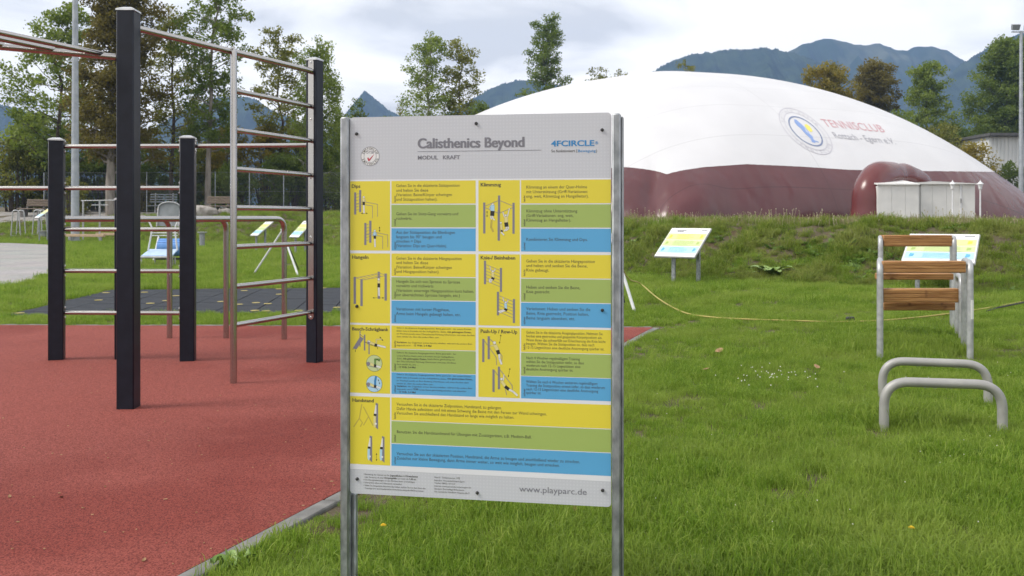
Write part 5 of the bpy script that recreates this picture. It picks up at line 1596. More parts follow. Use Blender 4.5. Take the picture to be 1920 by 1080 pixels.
def dropmat():
    m, t, b = newmat('water_drop'); b.inputs['Base Color'].default_value = (.95, .97, 1, 1); b.inputs['Roughness'].default_value = .05
    b.inputs['Transmission Weight'].default_value = .6; b.inputs['IOR'].default_value = 1.33
    n = t.nodes.new('ShaderNodeTexNoise'); n.inputs['Scale'].default_value = 300
    return m


M['drop'] = dropmat()
fl_ = Vector((2.266, 5.36, 0)); fr_ = Vector((2.92, 5.24, 0)); rl_ = Vector((2.585, 6.14, 0)); rr_ = Vector((3.23, 5.97, 0))
pushbar(fl_, fr_, 'nearer low grey push-up bar on the lawn')
pushbar(rl_, rr_, 'rear low grey push-up bar on the lawn, partly behind the other')


# ------------------------------------------------------------------ small slanted signs
def small_sign(bl_px, bl_py, Yb, W, psi, run, rise, label, lp=(.18, .82), detail=True):
    r_ = Vector((math.cos(R(psi)), -math.sin(R(psi)), 0)); u_ = Vector((math.sin(R(psi)) * run, math.cos(R(psi)) * run, rise))
    BL = at(bl_px, bl_py, Yb); nrm = r_.cross(u_).normalized()
    if nrm.z < 0: nrm = -nrm
    c = BL + r_ * W / 2 + u_ * .5
    t = thing('slanted_sign', Vector((c.x, c.y, float(gz(c.x, c.y)))), label, 'sign', 'small slanted exercise signs')

    def P(a, b, l): return BL + r_ * (a * W) + u_ * b + nrm * l
    mb = MB(); mb.prism([P(0, 0, 0), P(1, 0, 0), P(1, 1, 0), P(0, 1, 0)], -nrm * .014); bd = mb.build('panel', M['s_white'], t, smooth=False)
    mb = MB(); mb.prism([P(-.012, -.012, -.016), P(1.012, -.012, -.016), P(1.012, 1.012, -.016), P(-.012, 1.012, -.016)], -nrm * .02); mb.build('frame', M['galvtube'], t, smooth=False)
    for (z0, z1, mt) in ((.12, .34, 's_lblue'), (.36, .56, 's_lgre'), (.58, .80, 's_pale')):
        mb = MB(); mb.add([P(.02, z0, .003), P(.98, z0, .003), P(.98, z1, .003), P(.02, z1, .003)], [(0, 1, 2, 3)]); sp_ = mb.build('text_panel', M[mt], bd, smooth=False)
        ds = {'s_lblue': 's_blu', 's_lgre': 's_gre', 's_pale': 's_yel'}[mt]
        mb = MB(); mb.add([P(.24, z0 + .01, .005), P(.80, z0 + .01, .005), P(.80, z1 - .01, .005), P(.24, z1 - .01, .005)], [(0, 1, 2, 3)]); mb.build('text_field', M[mt if not detail else mt], sp_, smooth=False)
        if detail:
            mb = MB(); rr = random.Random(int(z0 * 100))
            for k in range(4):
                zz = z0 + .04 + k * .042; e_ = rr.uniform(.6, .78)
                mb.add([P(.27, zz, .007), P(e_, zz, .007), P(e_, zz + .012, .007), P(.27, zz + .012, .007)], [(0, 1, 2, 3)])
            for a in (.08, .86):
                mb.add([P(a, z0 + .05, .007), P(a + .06, z0 + .07, .007), P(a + .07, z1 - .07, .007), P(a + .01, z1 - .05, .007)], [(0, 1, 2, 3)])
            mb.build('print_lines', M[ds], sp_, smooth=False)
    if detail:
        mb = MB()
        for a, b, z in ((.18, .42, .90), (.2, .36, .86), (.8, .95, .90)): mb.add([P(a, z, .004), P(b, z, .004), P(b, z + .025, .004), P(a, z + .025, .004)], [(0, 1, 2, 3)])
        mb.build('print_lines', M['s_htxt'], bd, smooth=False)
    for a, b in ((lp[0], .22), (lp[1], .55)):
        q = P(a, b, -.03); g_ = float(gz(q.x, q.y))
        mb = MB(); mb.box((q.x, q.y, (q.z + g_) / 2 - .03), (.075, .045, q.z - g_ + .06), ax=r_, bev=.004); mb.build('post', M['galv'], t)
    return t


small_sign(1227, 479.5, 17.4, .86, 38, .74, .54, 'slanted exercise sign at the foot of the bank, free-standing right of the board', (.38, .86))
small_sign(1690, 490, 15.2, 1.12, 32, 1.05, .46, 'slanted exercise sign half hidden behind the timber stand', (.2, .9))
small_sign(469, 441, 33.0, .42, 35, .75, .52, 'narrow slanted sign left of the white poles', (.3, .8))
small_sign(542, 444, 31.0, .46, 32, .72, .56, 'slanted sign half covered by the ladder post', (.3, .8))
small_sign(64, 408, 46.0, .52, 38, .8, .55, 'slanted sign beside the tube trestles in front of the left bench', (.3, .9), False)

# ------------------------------------------------------------------ slackline with white A-frame poles
sl = thing('slackline', gp(525, 520), 'slack yellow webbing on the lawn with white A-frame poles at its ends', 'slackline')
a0 = gp(475, 515); a1 = gp(560, 520); ap = at(529, 433, (a0.y + a1.y) / 2 + .1)
for p in (a0, a1): mb = MB(); mb.tube([p, ap + (ap - p).normalized() * .05], .022, 8); mb.build('pole', M['white_tube'], sl)
c0_ = gp(562, 510); mb = MB(); mb.tube([ap, c0_], .012, 6); mb.build('stay_strap', M['darkrope'], sl)
b0_ = gp(1191, 588); b1_ = gp(1105, 580); ap2 = at(1147, 445, b0_.y + .35)
for p in (b0_, b1_): mb = MB(); mb.tube([p, ap2 + (ap2 - p).normalized() * .05], .022, 8); mb.build('pole', M['white_tube'], sl)
c1_ = gp(1172, 574); mb = MB(); mb.tube([ap2, c1_], .012, 6); mb.build('stay_strap', M['darkrope'], sl)
wp = [ap2 + Vector((0, 0, .02))]
wp.append(at(1174, 517, b0_.y + .25))
for px, py, dz in ((1200, 548, .18), (1235, 570, .10), (1280, 589, .05), (1330, 598, .045), (1400, 602, .04), (1480, 605, .045), (1560, 607, .04), (1640, 606, .045), (1700, 602, .05), (1760, 595, .05), (1820, 587, .05), (1880, 576, .05), (1960, 560, .05)):
    g_ = gp(px, py + 3); wp.append(g_ + Vector((0, 0, dz)))
wq = []
for k in range(len(wp) - 1):
    p0, p1, p2, p3 = wp[max(k - 1, 0)], wp[k], wp[k + 1], wp[min(k + 2, len(wp) - 1)]
    for j in range(5):
        t = j / 5; wq.append(0.5 * ((2 * p1) + (p2 - p0) * t + (2 * p0 - 5 * p1 + 4 * p2 - p3) * t * t + (3 * p1 - p0 - 3 * p2 + p3) * t ** 3))
wq.append(wp[-1])
mb = MB(); mb.tube(wq, .0095, 8); mb.build('webbing', M['rope'], sl, angle=80)
rk = gp(1594, 607); mb = MB(); mb.box((rk.x, rk.y, .06), (.10, .05, .05), bev=.01); mb.build('ratchet', M['bolt'], sl)
rk = gp(1870, 590); mb = MB(); mb.tube([gp(1850, 592) + Vector((0, 0, .06)), rk + Vector((0, 0, .09)), gp(1930, 578) + Vector((0, 0, .1))], .012, 6); mb.build('stay_strap', M['darkrope'], sl)

# ------------------------------------------------------------------ benches, fitness machines and stones in the left background
def plank_bench(px, py, Y, label, wpx=62):
    k = F / Y; W = wpx / k
    b = ground_at(px, Y)
    t = thing('park_bench', b, label, 'bench', 'weathered park benches')
    for i in range(3): MB().box((b.x, b.y - .32 + i * .17, b.z + .50), (W, .15, .06), bev=.01).build('seat_plank', M['woodgrey'], t)
    for i in range(3): MB().box((b.x + W * .10, b.y + .22 + i * .05, b.z + .74 + i * .165), (W * .82, .05, .14), up=(0, -.25, 1), bev=.01).build('back_plank', M['woodgrey'], t)
    for s in (-.3, .32):
        MB().box((b.x + s * W, b.y - .12, b.z + .20), (.28, .5, .52), bev=.02).build('foot', M['concrete'], t)
        MB().box((b.x + s * W, b.y + .28, b.z + .55), (.10, .09, 1.1), up=(0, .22, 1), bev=.01).build('back_post', M['concrete'], t)


g1 = gp(62, 400, 40, 90); plank_bench(62, 0, min(g1.y, 60), 'weathered wooden bench on the gravel edge at the far left', 50)
g2 = gp(405, 400, 30, 90); plank_bench(405, 0, min(g2.y, 58), 'weathered wooden bench seen between the black post and the ladder', 62)

gb = ground_at(306, 60)
t = thing('slatted_bench', gb, 'grey metal slatted bench behind the arched grey backrest', 'bench')
for i in range(4): MB().box((gb.x, gb.y + i * .04, gb.z + .75 + i * .17), (1.85, .04, .08), bev=.008).build('slat', M['greyplate'], t)
for s in (-.6, .6): mb = MB(); mb.tube([(gb.x + s, gb.y + .1, gb.z - .05), (gb.x + s, gb.y + .2, gb.z + 1.35)], .04, 8); mb.build('post', M['galvtube'], t)
MB().box((gb.x, gb.y - .22, gb.z + .48), (1.85, .42, .05), bev=.01).build('seat', M['greyplate'], t)

for i, (px, py, r_, lab) in enumerate(((268, 398, .42, 'small pale boulder left of the arched backrest'), (326, 396, .62, 'pale boulder right of the arched backrest'), (346, 397, .5, 'rounded boulder close to the shorter black post'), (374, 396, .75, 'large flat boulder at the foot of the wooden bench'),
                                     (396, 398, .45, 'brownish boulder under the wooden bench seat'), (420, 398, .4, 'small boulder under the bench end beside the ladder pole'))):
    b = ground_at(px, 55 + i * .4)
    mb = MB(); mb.blob((b.x, b.y, b.z + r_ * .35), (r_ * 1.2, r_ * .9, r_ * .75), 70 + i, 16, 10, .16)
    tag(mb.build('boulder', M['stone'], None, org=(b.x, b.y, b.z), angle=30), lab, 'boulder', 'boulders by the benches')


def trestle(px0, px1, Y, ytop, label, group):
    k = F / Y; a = ground_at(px0, Y); b = ground_at(px1, Y); zt_ = zat(ytop, Y)
    t = thing('tube_trestle', (a + b) / 2, label, 'trestle', group)
    for dy in (0, .55):
        mb = MB(); mb.tube(fillet([a + Vector((-.06, dy, -.1)), Vector((a.x + .06, a.y + dy, zt_)), Vector((b.x - .06, b.y + dy, zt_)), b + Vector((.06, dy, -.1))], .14, 6), .032, 10); mb.build('hoop', M['galvtube'], t)
    mb = MB(); mb.tube([(a.x, a.y, a.z + .16), (a.x, a.y + .55, a.z + .16)], .02, 8); mb.build('crossbar', M['galvtube'], t)
    return t


gq = gp(28, 446); trestle(22, 37, gq.y, 394.5, 'left one of two galvanised tube trestles by the bench', 'tube trestles')
trestle(62, 78, gq.y, 394, 'right one of two galvanised tube trestles, next to the slanted sign', 'tube trestles')
gq = gp(82, 447)
for px, lab in ((81, 'round grey step post beside the tube trestles'), (379, 'grey step post with flat top left of the dip bar leg')):
    gq = gp(px, 447 if px < 200 else 465); k = F / gq.y; zt_ = zat(434.5 if px < 200 else 437, gq.y)
    t = thing('step_post', gq, lab, 'step post')
    mb = MB(); mb.tube([(gq.x, gq.y, gq.z - .1), (gq.x, gq.y, zt_)], 5 / k, 12); mb.build('post', M['galv'], t)
    mb = MB(); mb.tube([(gq.x, gq.y, zt_), (gq.x, gq.y, zt_ + .015), (gq.x, gq.y, zt_ + .05), (gq.x, gq.y, zt_ + .055)], [8.3 / k, 8.7 / k, 8.7 / k, 8 / k], 18); mb.build('top_plate', M['galvtube'], t)

for (xa, ya, xb, yb, lab) in ((126, 455, 194, 460, 'longer pale timber balance beam on short grey posts'), (182, 452, 232, 456, 'pale timber balance beam just behind the tallest black post')):
    A_ = gp(xa, ya); B_ = gp(xb, yb); B_.y = A_.y - .6; B_.x = (xb - 960) / F * B_.y; B_.z = float(gz(B_.x, B_.y))
    t = thing('balance_beam', (A_ + B_) / 2, lab, 'balance beam', 'balance beams')
    d = B_ - A_; zt_ = max(A_.z, B_.z) + .38
    mb = MB(); mb.box(((A_.x + B_.x) / 2, (A_.y + B_.y) / 2, zt_), (d.length * 1.05, .14, .14), ax=(d.x, d.y, 0), bev=.015); mb.build('beam', M['woodpale'], t)
    for f in (.08, .92):
        q_ = A_.lerp(B_, f); mb = MB(); mb.box((q_.x, q_.y, (q_.z + zt_) / 2 - .08), (.14, .12, zt_ - q_.z + .02), bev=.01); mb.build('post', M['galv'], t)
gq = gp(172, 452)
t = thing('pull_up_frame', gq, 'slim grey pull-up frame behind the balance beams', 'fitness frame')
kx = F / gq.y
for px in (156, 187):
    X_ = (px - 960) / F * gq.y; mb = MB(); mb.tube([(X_, gq.y, gq.z - .1), (X_, gq.y, zat(377, gq.y))], .05, 10); mb.build('post', M['galvtube'], t)
mb = MB(); mb.tube([((152 - 960) / F * gq.y, gq.y, zat(376.5, gq.y)), ((217 - 960) / F * gq.y, gq.y, zat(375.5, gq.y))], .03, 10); mb.build('bar', M['galvtube'], t)
mb = MB(); mb.tube([((172 - 960) / F * (gq.y + 1), gq.y + 1, zat(384, gq.y)), ((203 - 960) / F * (gq.y + 1), gq.y + 1, zat(384, gq.y))], .025, 8); mb.build('lower_bar', M['galvtube'], t)

# seat machine
gm = gp(295, 500)
Ym = gm.y
sm = thing('seat_machine', gm, 'grey and blue fitness machine with arched backrest and blue seat', 'fitness machine')


def mp_(px, py, dy=0.0):
    return Vector(((px - 960) / F * Ym, Ym + dy, CH - (py - HZ) / F * Ym))


pts = [mp_(281, 424, .5), mp_(321, 424, .5)] + [mp_(301 + 20 * math.cos(a), 388 - 9 * math.sin(a), .62) for a in np.linspace(0, math.pi, 9)]
mb = MB(); mb.prism(pts, (0, .05, 0)); mb.build('backrest', M['greyplate'], sm, smooth=False)
mb = MB(); mb.tube([mp_(280, 425, .48), mp_(280, 388, .60)] + [mp_(301 + 21 * math.cos(a), 388 - 10 * math.sin(a), .60) for a in np.linspace(math.pi, 0, 9)] + [mp_(322, 388, .6), mp_(322, 425, .48)], .018, 8); mb.build('backrest_rim', M['galvtube'], sm)
mb = MB(); mb.prism([mp_(268, 481, -.12), mp_(326, 481, -.12), mp_(324, 470, .35), mp_(271, 470, .35)], (0, 0, .03)); mb.build('seat', M['palblue'], sm, smooth=False)
mb = MB(); mb.tube([mp_(266, 482, -.13), mp_(328, 482, -.13)], .028, 8); mb.build('seat_rail', M['galvtube'], sm)
for pth in ([(273, 415), (280, 428), (272, 470)], [(328, 415), (322, 428), (327, 470)]):
    mb = MB(); mb.tube(fillet([mp_(*p, .2) for p in pth], .1, 5), .022, 10); mb.build('arm', M['white_tube'], sm)
for px, pb in ((268, 508), (326, 508), (282, 500), (320, 500)):
    a = mp_(px, 482, -.1 if pb == 508 else .3); a2 = Vector((a.x, a.y, float(gz(a.x, a.y)) - .05)); mb = MB(); mb.tube([a2, a], .022, 8); mb.build('leg', M['galvtube'], sm)
for y_ in (437, 442): mb = MB(); mb.tube([mp_(275, y_, .25), mp_(326, y_, .25)], .014, 8); mb.build('cross_tube', M['white_tube'], sm)
for y_ in (487, 496): mb = MB(); mb.tube([mp_(282, y_, .3), mp_(320, y_, .3)], .016, 8); mb.build('foot_tube', M['roofdark'], sm)
gr = ground_at(322, Ym + 2.2)
rl = thing('barrel_roller', gr, 'blue barrel roller behind the seat machine', 'fitness roller')
ax0 = at(300, 464, Ym + 2.2); ax1 = at(352, 464, Ym + 2.2); rad_ = 16 / F * (Ym + 2.2)
mb = MB(); mb.tube([ax0, ax1], rad_, 24); mb.build('barrel', M['blueplate'], rl)
for k in range(7):
    a = R(40 + k * 18); o_ = Vector((0, -math.cos(a), math.sin(a))) * (rad_ + .002)
    mb = MB(); mb.tube([ax0 + o_, ax1 + o_], .01, 6); mb.build('grip_strip', M['blueplate'], rl)
for px in (297, 355):
    X_ = (px - 960) / F * (Ym + 2.2); g_ = float(gz(X_, Ym + 2.2))
    mb = MB(); mb.tube([(X_ - .05, Ym + 1.9, g_ - .05), (X_, Ym + 2.2, zat(444, Ym + 2.2)), (X_ + .05, Ym + 2.5, g_ - .05)], .025, 8); mb.build('side_frame', M['white_tube'], rl)
mb = MB(); mb.tube([at(297, 485, Ym + 2.2), at(355, 485, Ym + 2.2)], .03, 8); mb.build('base_tube', M['bolt'], rl)

# ------------------------------------------------------------------ grass and small plants
proto = bpy.data.collections.new('plant_prototypes')


def clump(name, n, rad_, h, wd, mat, seed, bend=.5, hvar=.5):
    r_ = np.random.default_rng(seed)
    V = []; Fc = []; tint = []
    for i in range(n):
        a = r_.random() * 6.283; rr = rad_ * r_.random() ** .5
        b = np.array([math.cos(a) * rr, math.sin(a) * rr, -.004]); hh = h * (1 - hvar * r_.random()); az = r_.random() * 6.283
        d = np.array([math.cos(az), math.sin(az), 0]); s = np.array([-math.sin(az), math.cos(az), 0]) * wd * r_.uniform(.6, 1.2) * .5
        bd = bend * r_.uniform(.15, 1.1) * hh
        m1 = b + d * bd * .22 + np.array([0, 0, hh * .5]); m2 = b + d * bd * .6 + np.array([0, 0, hh * .84]); tp = b + d * bd * 1.15 + np.array([0, 0, hh * (1 - .22 * bd / hh)])
        o_ = len(V); V += [b - s, b + s, m1 + s * .9, m1 - s * .9, m2 + s * .6, m2 - s * .6, tp]
        Fc += [(o_, o_ + 1, o_ + 2, o_ + 3), (o_ + 3, o_ + 2, o_ + 4, o_ + 5), (o_ + 5, o_ + 4, o_ + 6)]
        q = r_.random(); tint += [q] * 3
    me = bpy.data.meshes.new(name); me.from_pydata([tuple(v) for v in V], [], Fc); me.update()
    at_ = me.attributes.new('tint', 'FLOAT', 'FACE'); at_.data.foreach_set('value', np.array(tint, np.float32))
    me.materials.append(mat)
    o = bpy.data.objects.new(name, me); proto.objects.link(o)
    return o


def herb(name, n, size, mat, seed):
    """flat rosette / broad-leaf weed clump"""
    r_ = np.random.default_rng(seed); V = []; Fc = []; tint = []
    for i in range(n):
        az = r_.random() * 6.283; up = r_.uniform(.2, .9); L_ = size * r_.uniform(.5, 1.1); wv = L_ * r_.uniform(.16, .26)
        d = np.array([math.cos(az), math.sin(az), 0]); s = np.array([-math.sin(az), math.cos(az), 0])
        p0 = np.array([r_.normal() * size * .15, r_.normal() * size * .15, 0]); p1 = p0 + d * L_ * .45 + np.array([0, 0, L_ * .55 * up]); p2 = p0 + d * L_ + np.array([0, 0, L_ * .5 * up])
        o_ = len(V); V += [p0, p1 + s * wv, p1 - s * wv, p2, p1 + np.array([0, 0, -.01])]
        Fc += [(o_, o_ + 1, o_ + 4), (o_, o_ + 4, o_ + 2), (o_ + 1, o_ + 3, o_ + 4), (o_ + 4, o_ + 3, o_ + 2)]; q = r_.random(); tint += [q] * 4
    me = bpy.data.meshes.new(name); me.from_pydata([tuple(v) for v in V], [], Fc); me.update()
    at_ = me.attributes.new('tint', 'FLOAT', 'FACE'); at_.data.foreach_set('value', np.array(tint, np.float32))
    me.materials.append(mat); o = bpy.data.objects.new(name, me); proto.objects.link(o); return o


lawn_p = [clump('lawn_tuft', 70, .09, .078, .0037, M['grass'], 100 + i, .75, .65) for i in range(5)]
wild_p = [clump('wild_tuft', 44, .13, .17, .0095, M['wild'], 120 + i, .8, .65) for i in range(4)]
herb_p = [herb('herb_tuft', 14, .12, M['weed'], 140 + i) for i in range(3)]
stalk_p = [clump('stalk_tuft', 5, .10, .34, .009, M['stalk'], 150 + i, .35, .5) for i in range(3)]


tall_p = [clump('long_tuft', 60, .10, .155, .0042, M['grass'], 160 + i, .95, .6) for i in range(4)]


def scatter(name, pts, scl, protos, label, cat, seed, tilt=.18):
    r_ = np.random.default_rng(seed); n_ = len(pts)
    me = bpy.data.meshes.new(name); me.vertices.add(n_); me.vertices.foreach_set('co', np.asarray(pts, np.float32).ravel())
    rot = np.stack([r_.normal(size=n_) * tilt, r_.normal(size=n_) * tilt, r_.random(n_) * 6.283], -1).astype(np.float32)
    a = me.attributes.new('rot', 'FLOAT_VECTOR', 'POINT'); a.data.foreach_set('vector', rot.ravel())
    a = me.attributes.new('scl', 'FLOAT', 'POINT'); a.data.foreach_set('value', np.asarray(scl, np.float32))
    a = me.attributes.new('pick', 'INT', 'POINT'); a.data.foreach_set('value', r_.integers(0, len(protos), n_).astype(np.int32))
    me.update()
    o = bpy.data.objects.new(name, me); col.objects.link(o)
    ng = bpy.data.node_groups.new(name + '_nodes', 'GeometryNodeTree')
    ng.interface.new_socket('Geometry', in_out='INPUT', socket_type='NodeSocketGeometry'); ng.interface.new_socket('Geometry', in_out='OUTPUT', socket_type='NodeSocketGeometry')
    gi = ng.nodes.new('NodeGroupInput'); go = ng.nodes.new('NodeGroupOutput')
    join = ng.nodes.new('GeometryNodeJoinGeometry')

    def nat(nm, ty):
        q = ng.nodes.new('GeometryNodeInputNamedAttribute'); q.data_type = ty; q.inputs['Name'].default_value = nm; return q
    nr, ns, npk = nat('rot', 'FLOAT_VECTOR'), nat('scl', 'FLOAT'), nat('pick', 'INT')
    for k, pr in enumerate(protos):
        oi = ng.nodes.new('GeometryNodeObjectInfo'); oi.inputs['Object'].default_value = pr; oi.inputs['As Instance'].default_value = True
        cmp_ = ng.nodes.new('FunctionNodeCompare'); cmp_.data_type = 'INT'; cmp_.operation = 'EQUAL'
        ib = [s for s in cmp_.inputs if s.type == 'INT']
        ng.links.new(npk.outputs['Attribute'], ib[0]); ib[1].default_value = k
        ip = ng.nodes.new('GeometryNodeInstanceOnPoints')
        ng.links.new(gi.outputs[0], ip.inputs['Points']); ng.links.new(cmp_.outputs[0], ip.inputs['Selection']); ng.links.new(oi.outputs['Geometry'], ip.inputs['Instance'])
        ng.links.new(nr.outputs['Attribute'], ip.inputs['Rotation']); ng.links.new(ns.outputs['Attribute'], ip.inputs['Scale'])
        ng.links.new(ip.outputs[0], join.inputs[0])
    ng.links.new(join.outputs[0], go.inputs[0])
    md = o.modifiers.new('scatter', 'NODES'); md.node_group = ng
    me.materials.append(protos[0].data.materials[0])
    tag(o, label, cat, kind='stuff')
    return o


def wedge(n_, y0, y1, mar=2.8, power=1.0):
    y = np.sqrt(rng.random(n_) * (y1 ** 2 - y0 ** 2) + y0 ** 2) if power == 1 else y0 + (y1 - y0) * rng.random(n_)
    x = (rng.random(n_) * 2 - 1) * (960 / F * y + mar)
    return x, y


def bank_d(x, y):
    yb = np.interp(x, XB, YB); s = (np.interp(x + .5, XB, YB) - np.interp(x - .5, XB, YB))
    return (y - yb) / np.sqrt(1 + s * s)


PX, PY, PS = [], [], []
for y0, y1, dens, s0 in ((1.9, 3.3, 560, 1.05), (3.3, 5, 460, .92), (5, 8, 330, .78), (8, 13, 150, .92), (13, 22, 55, 1.45), (22, 46, 16, 2.0), (46, 60, 6, 2.8)):
    area = 2 * 960 / F * (y1 * y1 - y0 * y0) / 2 + 5.6 * (y1 - y0)
    x, y = wedge(int(area * dens), y0, y1)
    ok = is_grass(x, y) & (bank_d(x, y) < 1.2 + rng.random(len(x)) * 1.5) if y1 <= 22 else is_grass(x, y) & (bank_d(x, y) < 14)
    x, y = x[ok], y[ok]
    v = lump(x, y, 1.7, .3) * .5 + lump(x, y, 5.3, 2.2) * .35
    s = s0 * (1 + .62 * v) * rng.uniform(.7, 1.2, len(x))
    dk = (x - KA.x) * KN.x + (y - KA.y) * KN.y
    s = s * np.where((dk > 0) & (y < 10.6), np.clip(.45 + .55 * (dk - .11) / .35, .45, 1), 1)
    # thin, worn places
    keep = rng.random(len(x)) < np.clip(1.15 - 1.3 * np.clip(lump(x, y, 2.9, 4.4) - .42, 0, 1) * 2.2, .25, 1)
    PX.append(x[keep]); PY.append(y[keep]); PS.append(s[keep])
# longer grass along the kerb and around posts and bars
def tuft_line(a, b, n_, spread, s_, side=None):
    f = rng.random(n_); x = a.x + (b.x - a.x) * f + rng.normal(size=n_) * spread; y = a.y + (b.y - a.y) * f + rng.normal(size=n_) * spread
    ok = is_grass(x, y)
    PX.append(x[ok]); PY.append(y[ok]); PS.append(rng.uniform(.8, 1.35, ok.sum()) * s_)


q0 = KA + KN * .11
for f0, f1, n_, s_ in ((.4, 4.9, 130, .7), (5.05, 5.5, 60, 1.15), (5.75, 5.95, 14, 1.0), (7.25, 7.6, 30, .8)): tuft_line(q0 + KD * f0 + KN * .04, q0 + KD * f1 + KN * .04, n_, .035, s_)
for p in (fl_, fr_, rl_, rr_): tuft_line(p, p, 14, .08, .8)
tuft_line(fl_ + Vector((.1, .3, 0)), fr_ + Vector((-.1, .3, 0)), 150, .10, 1.3); tuft_line(rl_, rr_, 60, .12, .8)
tuft_line(Vector((3.8, 8.5, 0)), Vector((4.4, 10.0, 0)), 420, .25, 1.4)
u_ = PL + eu * -.02; tuft_line(Vector((u_.x, u_.y, 0)), Vector((u_.x, u_.y, 0)), 45, .07, 1.35); u_ = PR + eu * .02; tuft_line(Vector((u_.x, u_.y, 0)), Vector((u_.x, u_.y, 0)), 40, .07, 1.2)
PX, PY, PS = np.concatenate(PX), np.concatenate(PY), np.concatenate(PS)
scatter('grass', np.stack([PX, PY, gz(PX, PY)], -1), PS, lawn_p, 'short green lawn grass covering the flat ground', 'grass', 201)

TX, TY, TS_ = [], [], []
for y0, y1, dens in ((1.9, 4.4, 130), (4.4, 6.5, 40), (6.5, 10, 22), (10, 16, 16)):
    area = 2 * 960 / F * (y1 * y1 - y0 * y0) / 2 + 5.6 * (y1 - y0)
    x, y = wedge(int(area * dens), y0, y1)
    dk = (x - KA.x) * KN.x + (y - KA.y) * KN.y
    ok = is_grass(x, y) & ((lump(x, y, 2.1, 1.1) + .7 * lump(x, y, 6.1, 3.7)) > .28) & (bank_d(x, y) < 1) & ((dk > .35) | (y > 11))
    TX.append(x[ok]); TY.append(y[ok]); TS_.append(rng.uniform(.45, .9, ok.sum()))
for c_, n_, sp_ in (((fl_ + fr_) / 2 + Vector((0, .3, 0)), 60, .16), (ground_at(1735, 8.9), 150, .33)):
    TX.append(c_.x + rng.normal(size=n_) * sp_); TY.append(c_.y + rng.normal(size=n_) * sp_); TS_.append(rng.uniform(.6, 1.0, n_))
TX, TY, TS_ = np.concatenate(TX), np.concatenate(TY), np.concatenate(TS_)
scatter('long_grass', np.stack([TX, TY, gz(TX, TY)], -1), TS_, tall_p, 'longer uncut grass tufts standing out of the lawn', 'grass', 205, .25)
WX, WY, WS = [], [], []
for y0, y1, dens in ((11, 25, 60), (25, 40, 18), (40, 62, 7)):
    area = 2 * 960 / F * (y1 * y1 - y0 * y0) / 2 + 7 * (y1 - y0)
    x, y = wedge(int(area * dens), y0, y1, 3.5)
    d_ = bank_d(x, y); wd_ = np.interp(x, XW, WB)
    ok = (d_ > .2) & (d_ < wd_ + 2.5) & is_grass(x, y) & (lump(x, y, 1.15, .9) + .5 * lump(x, y, 3.1, 5.0) < .76)
    x, y = x[ok], y[ok]
    s = (.5 + .85 * np.clip(lump(x, y, 1.9, 3.3) + .25, 0, 1)) * rng.uniform(.7, 1.25, len(x)) * (1 + .02 * (y - 14).clip(0, 30))
    WX.append(x); WY.append(y); WS.append(s)
WX, WY, WS = np.concatenate(WX), np.concatenate(WY), np.concatenate(WS)
scatter('wild_grass', np.stack([WX, WY, gz(WX, WY)], -1), WS, wild_p, 'rough uneven grass growing over the bank', 'grass', 202, .3)
x, y = wedge(5200, 12, 24, 1.5)
d_ = bank_d(x, y); wd_ = np.interp(x, XW, WB)
ok = (d_ > .1) & (d_ < wd_ + .5) & (x > 1) & (lump(x, y, 1.6, 7.7) > .12)
x, y = x[ok], y[ok]
hx = [x]; hy = [y]
c = gp(1590, 478); n_ = 160; hx.append(c.x + rng.normal(size=n_) * .45); hy.append(c.y + rng.normal(size=n_) * .5)
hx = np.concatenate(hx); hy = np.concatenate(hy)
scatter('weeds', np.stack([hx, hy, gz(hx, hy)], -1), rng.uniform(.6, 1.5, len(hx)), herb_p, 'bright broad-leaved weeds on the bank', 'weeds', 203, .3)
# dry seed stalks along the crest
n_ = 800
x = rng.uniform(1.5, 18, n_); yb = np.interp(x, XB, YB) + np.interp(x, XW, WB) * 1.1 + rng.uniform(-.6, 1.6, n_)
scatter('dry_stalks', np.stack([x, yb, gz(x, yb)], -1), rng.uniform(.5, 1.15, n_), stalk_p, 'dry seed stalks along the crest of the bank', 'stalks', 204, .12)


mbs = MB()
for k in range(330):
    x_ = rng.uniform(1.2, 15); y_ = float(np.interp(x_, XB, YB) + np.interp(x_, XW, WB) * rng.uniform(.95, 1.35)); z_ = float(gz(x_, y_)); h_ = rng.uniform(.12, .34) * (1 + .3 * math.sin(x_ * 2.1)); lx = rng.normal() * .05
    mbs.tube([(x_, y_, z_), (x_ + lx * .4, y_, z_ + h_ * .6), (x_ + lx, y_, z_ + h_)], .0035, 3, caps=False); mbs.blob((x_ + lx, y_, z_ + h_), (.011, .011, .015), k, 5, 4, .2)
tag(mbs.build('seed_heads', M['seed']), 'pale seed heads along the crest against the maroon skirt', 'stalks', kind='stuff')


# single plants one can pick out
def big_leaf_plant(px, py, label, n_=9, size=.34, seed=1):
    g_ = gp(px, py); r_ = random.Random(seed)
    t = thing('broadleaf_plant', g_, label, 'plant')
    for i in range(n_):
        az = i * 2.4 + r_.random(); L_ = size * r_.uniform(.65, 1.1); up = r_.uniform(.35, 1.1); d = Vector((math.cos(az), math.sin(az) * .8, 0)); s = Vector((-math.sin(az), math.cos(az), 0))
        vs = []; fs = []; ns_ = 6
        for k in range(ns_ + 1):
            f = k / ns_; wv = L_ * .20 * math.sin(math.pi * min(1, f * .92 + .08)) ** .8
            c_ = g_ + d * L_ * f + Vector((0, 0, up * L_ * (f - .75 * f * f) * 1.2 + .01))
            vs += [c_ - s * wv + Vector((0, 0, .03 * wv / L_)), c_ + Vector((0, 0, -.012)), c_ + s * wv + Vector((0, 0, .02 * math.sin(k * 2 + i)))]
        for k in range(ns_):
            for j in range(2): a = k * 3 + j; fs.append((a, a + 1, a + 4, a + 3))
        mb = MB(); mb.add(vs, fs); lf = mb.build('leaf', M['weedleaf'], t)
    return t


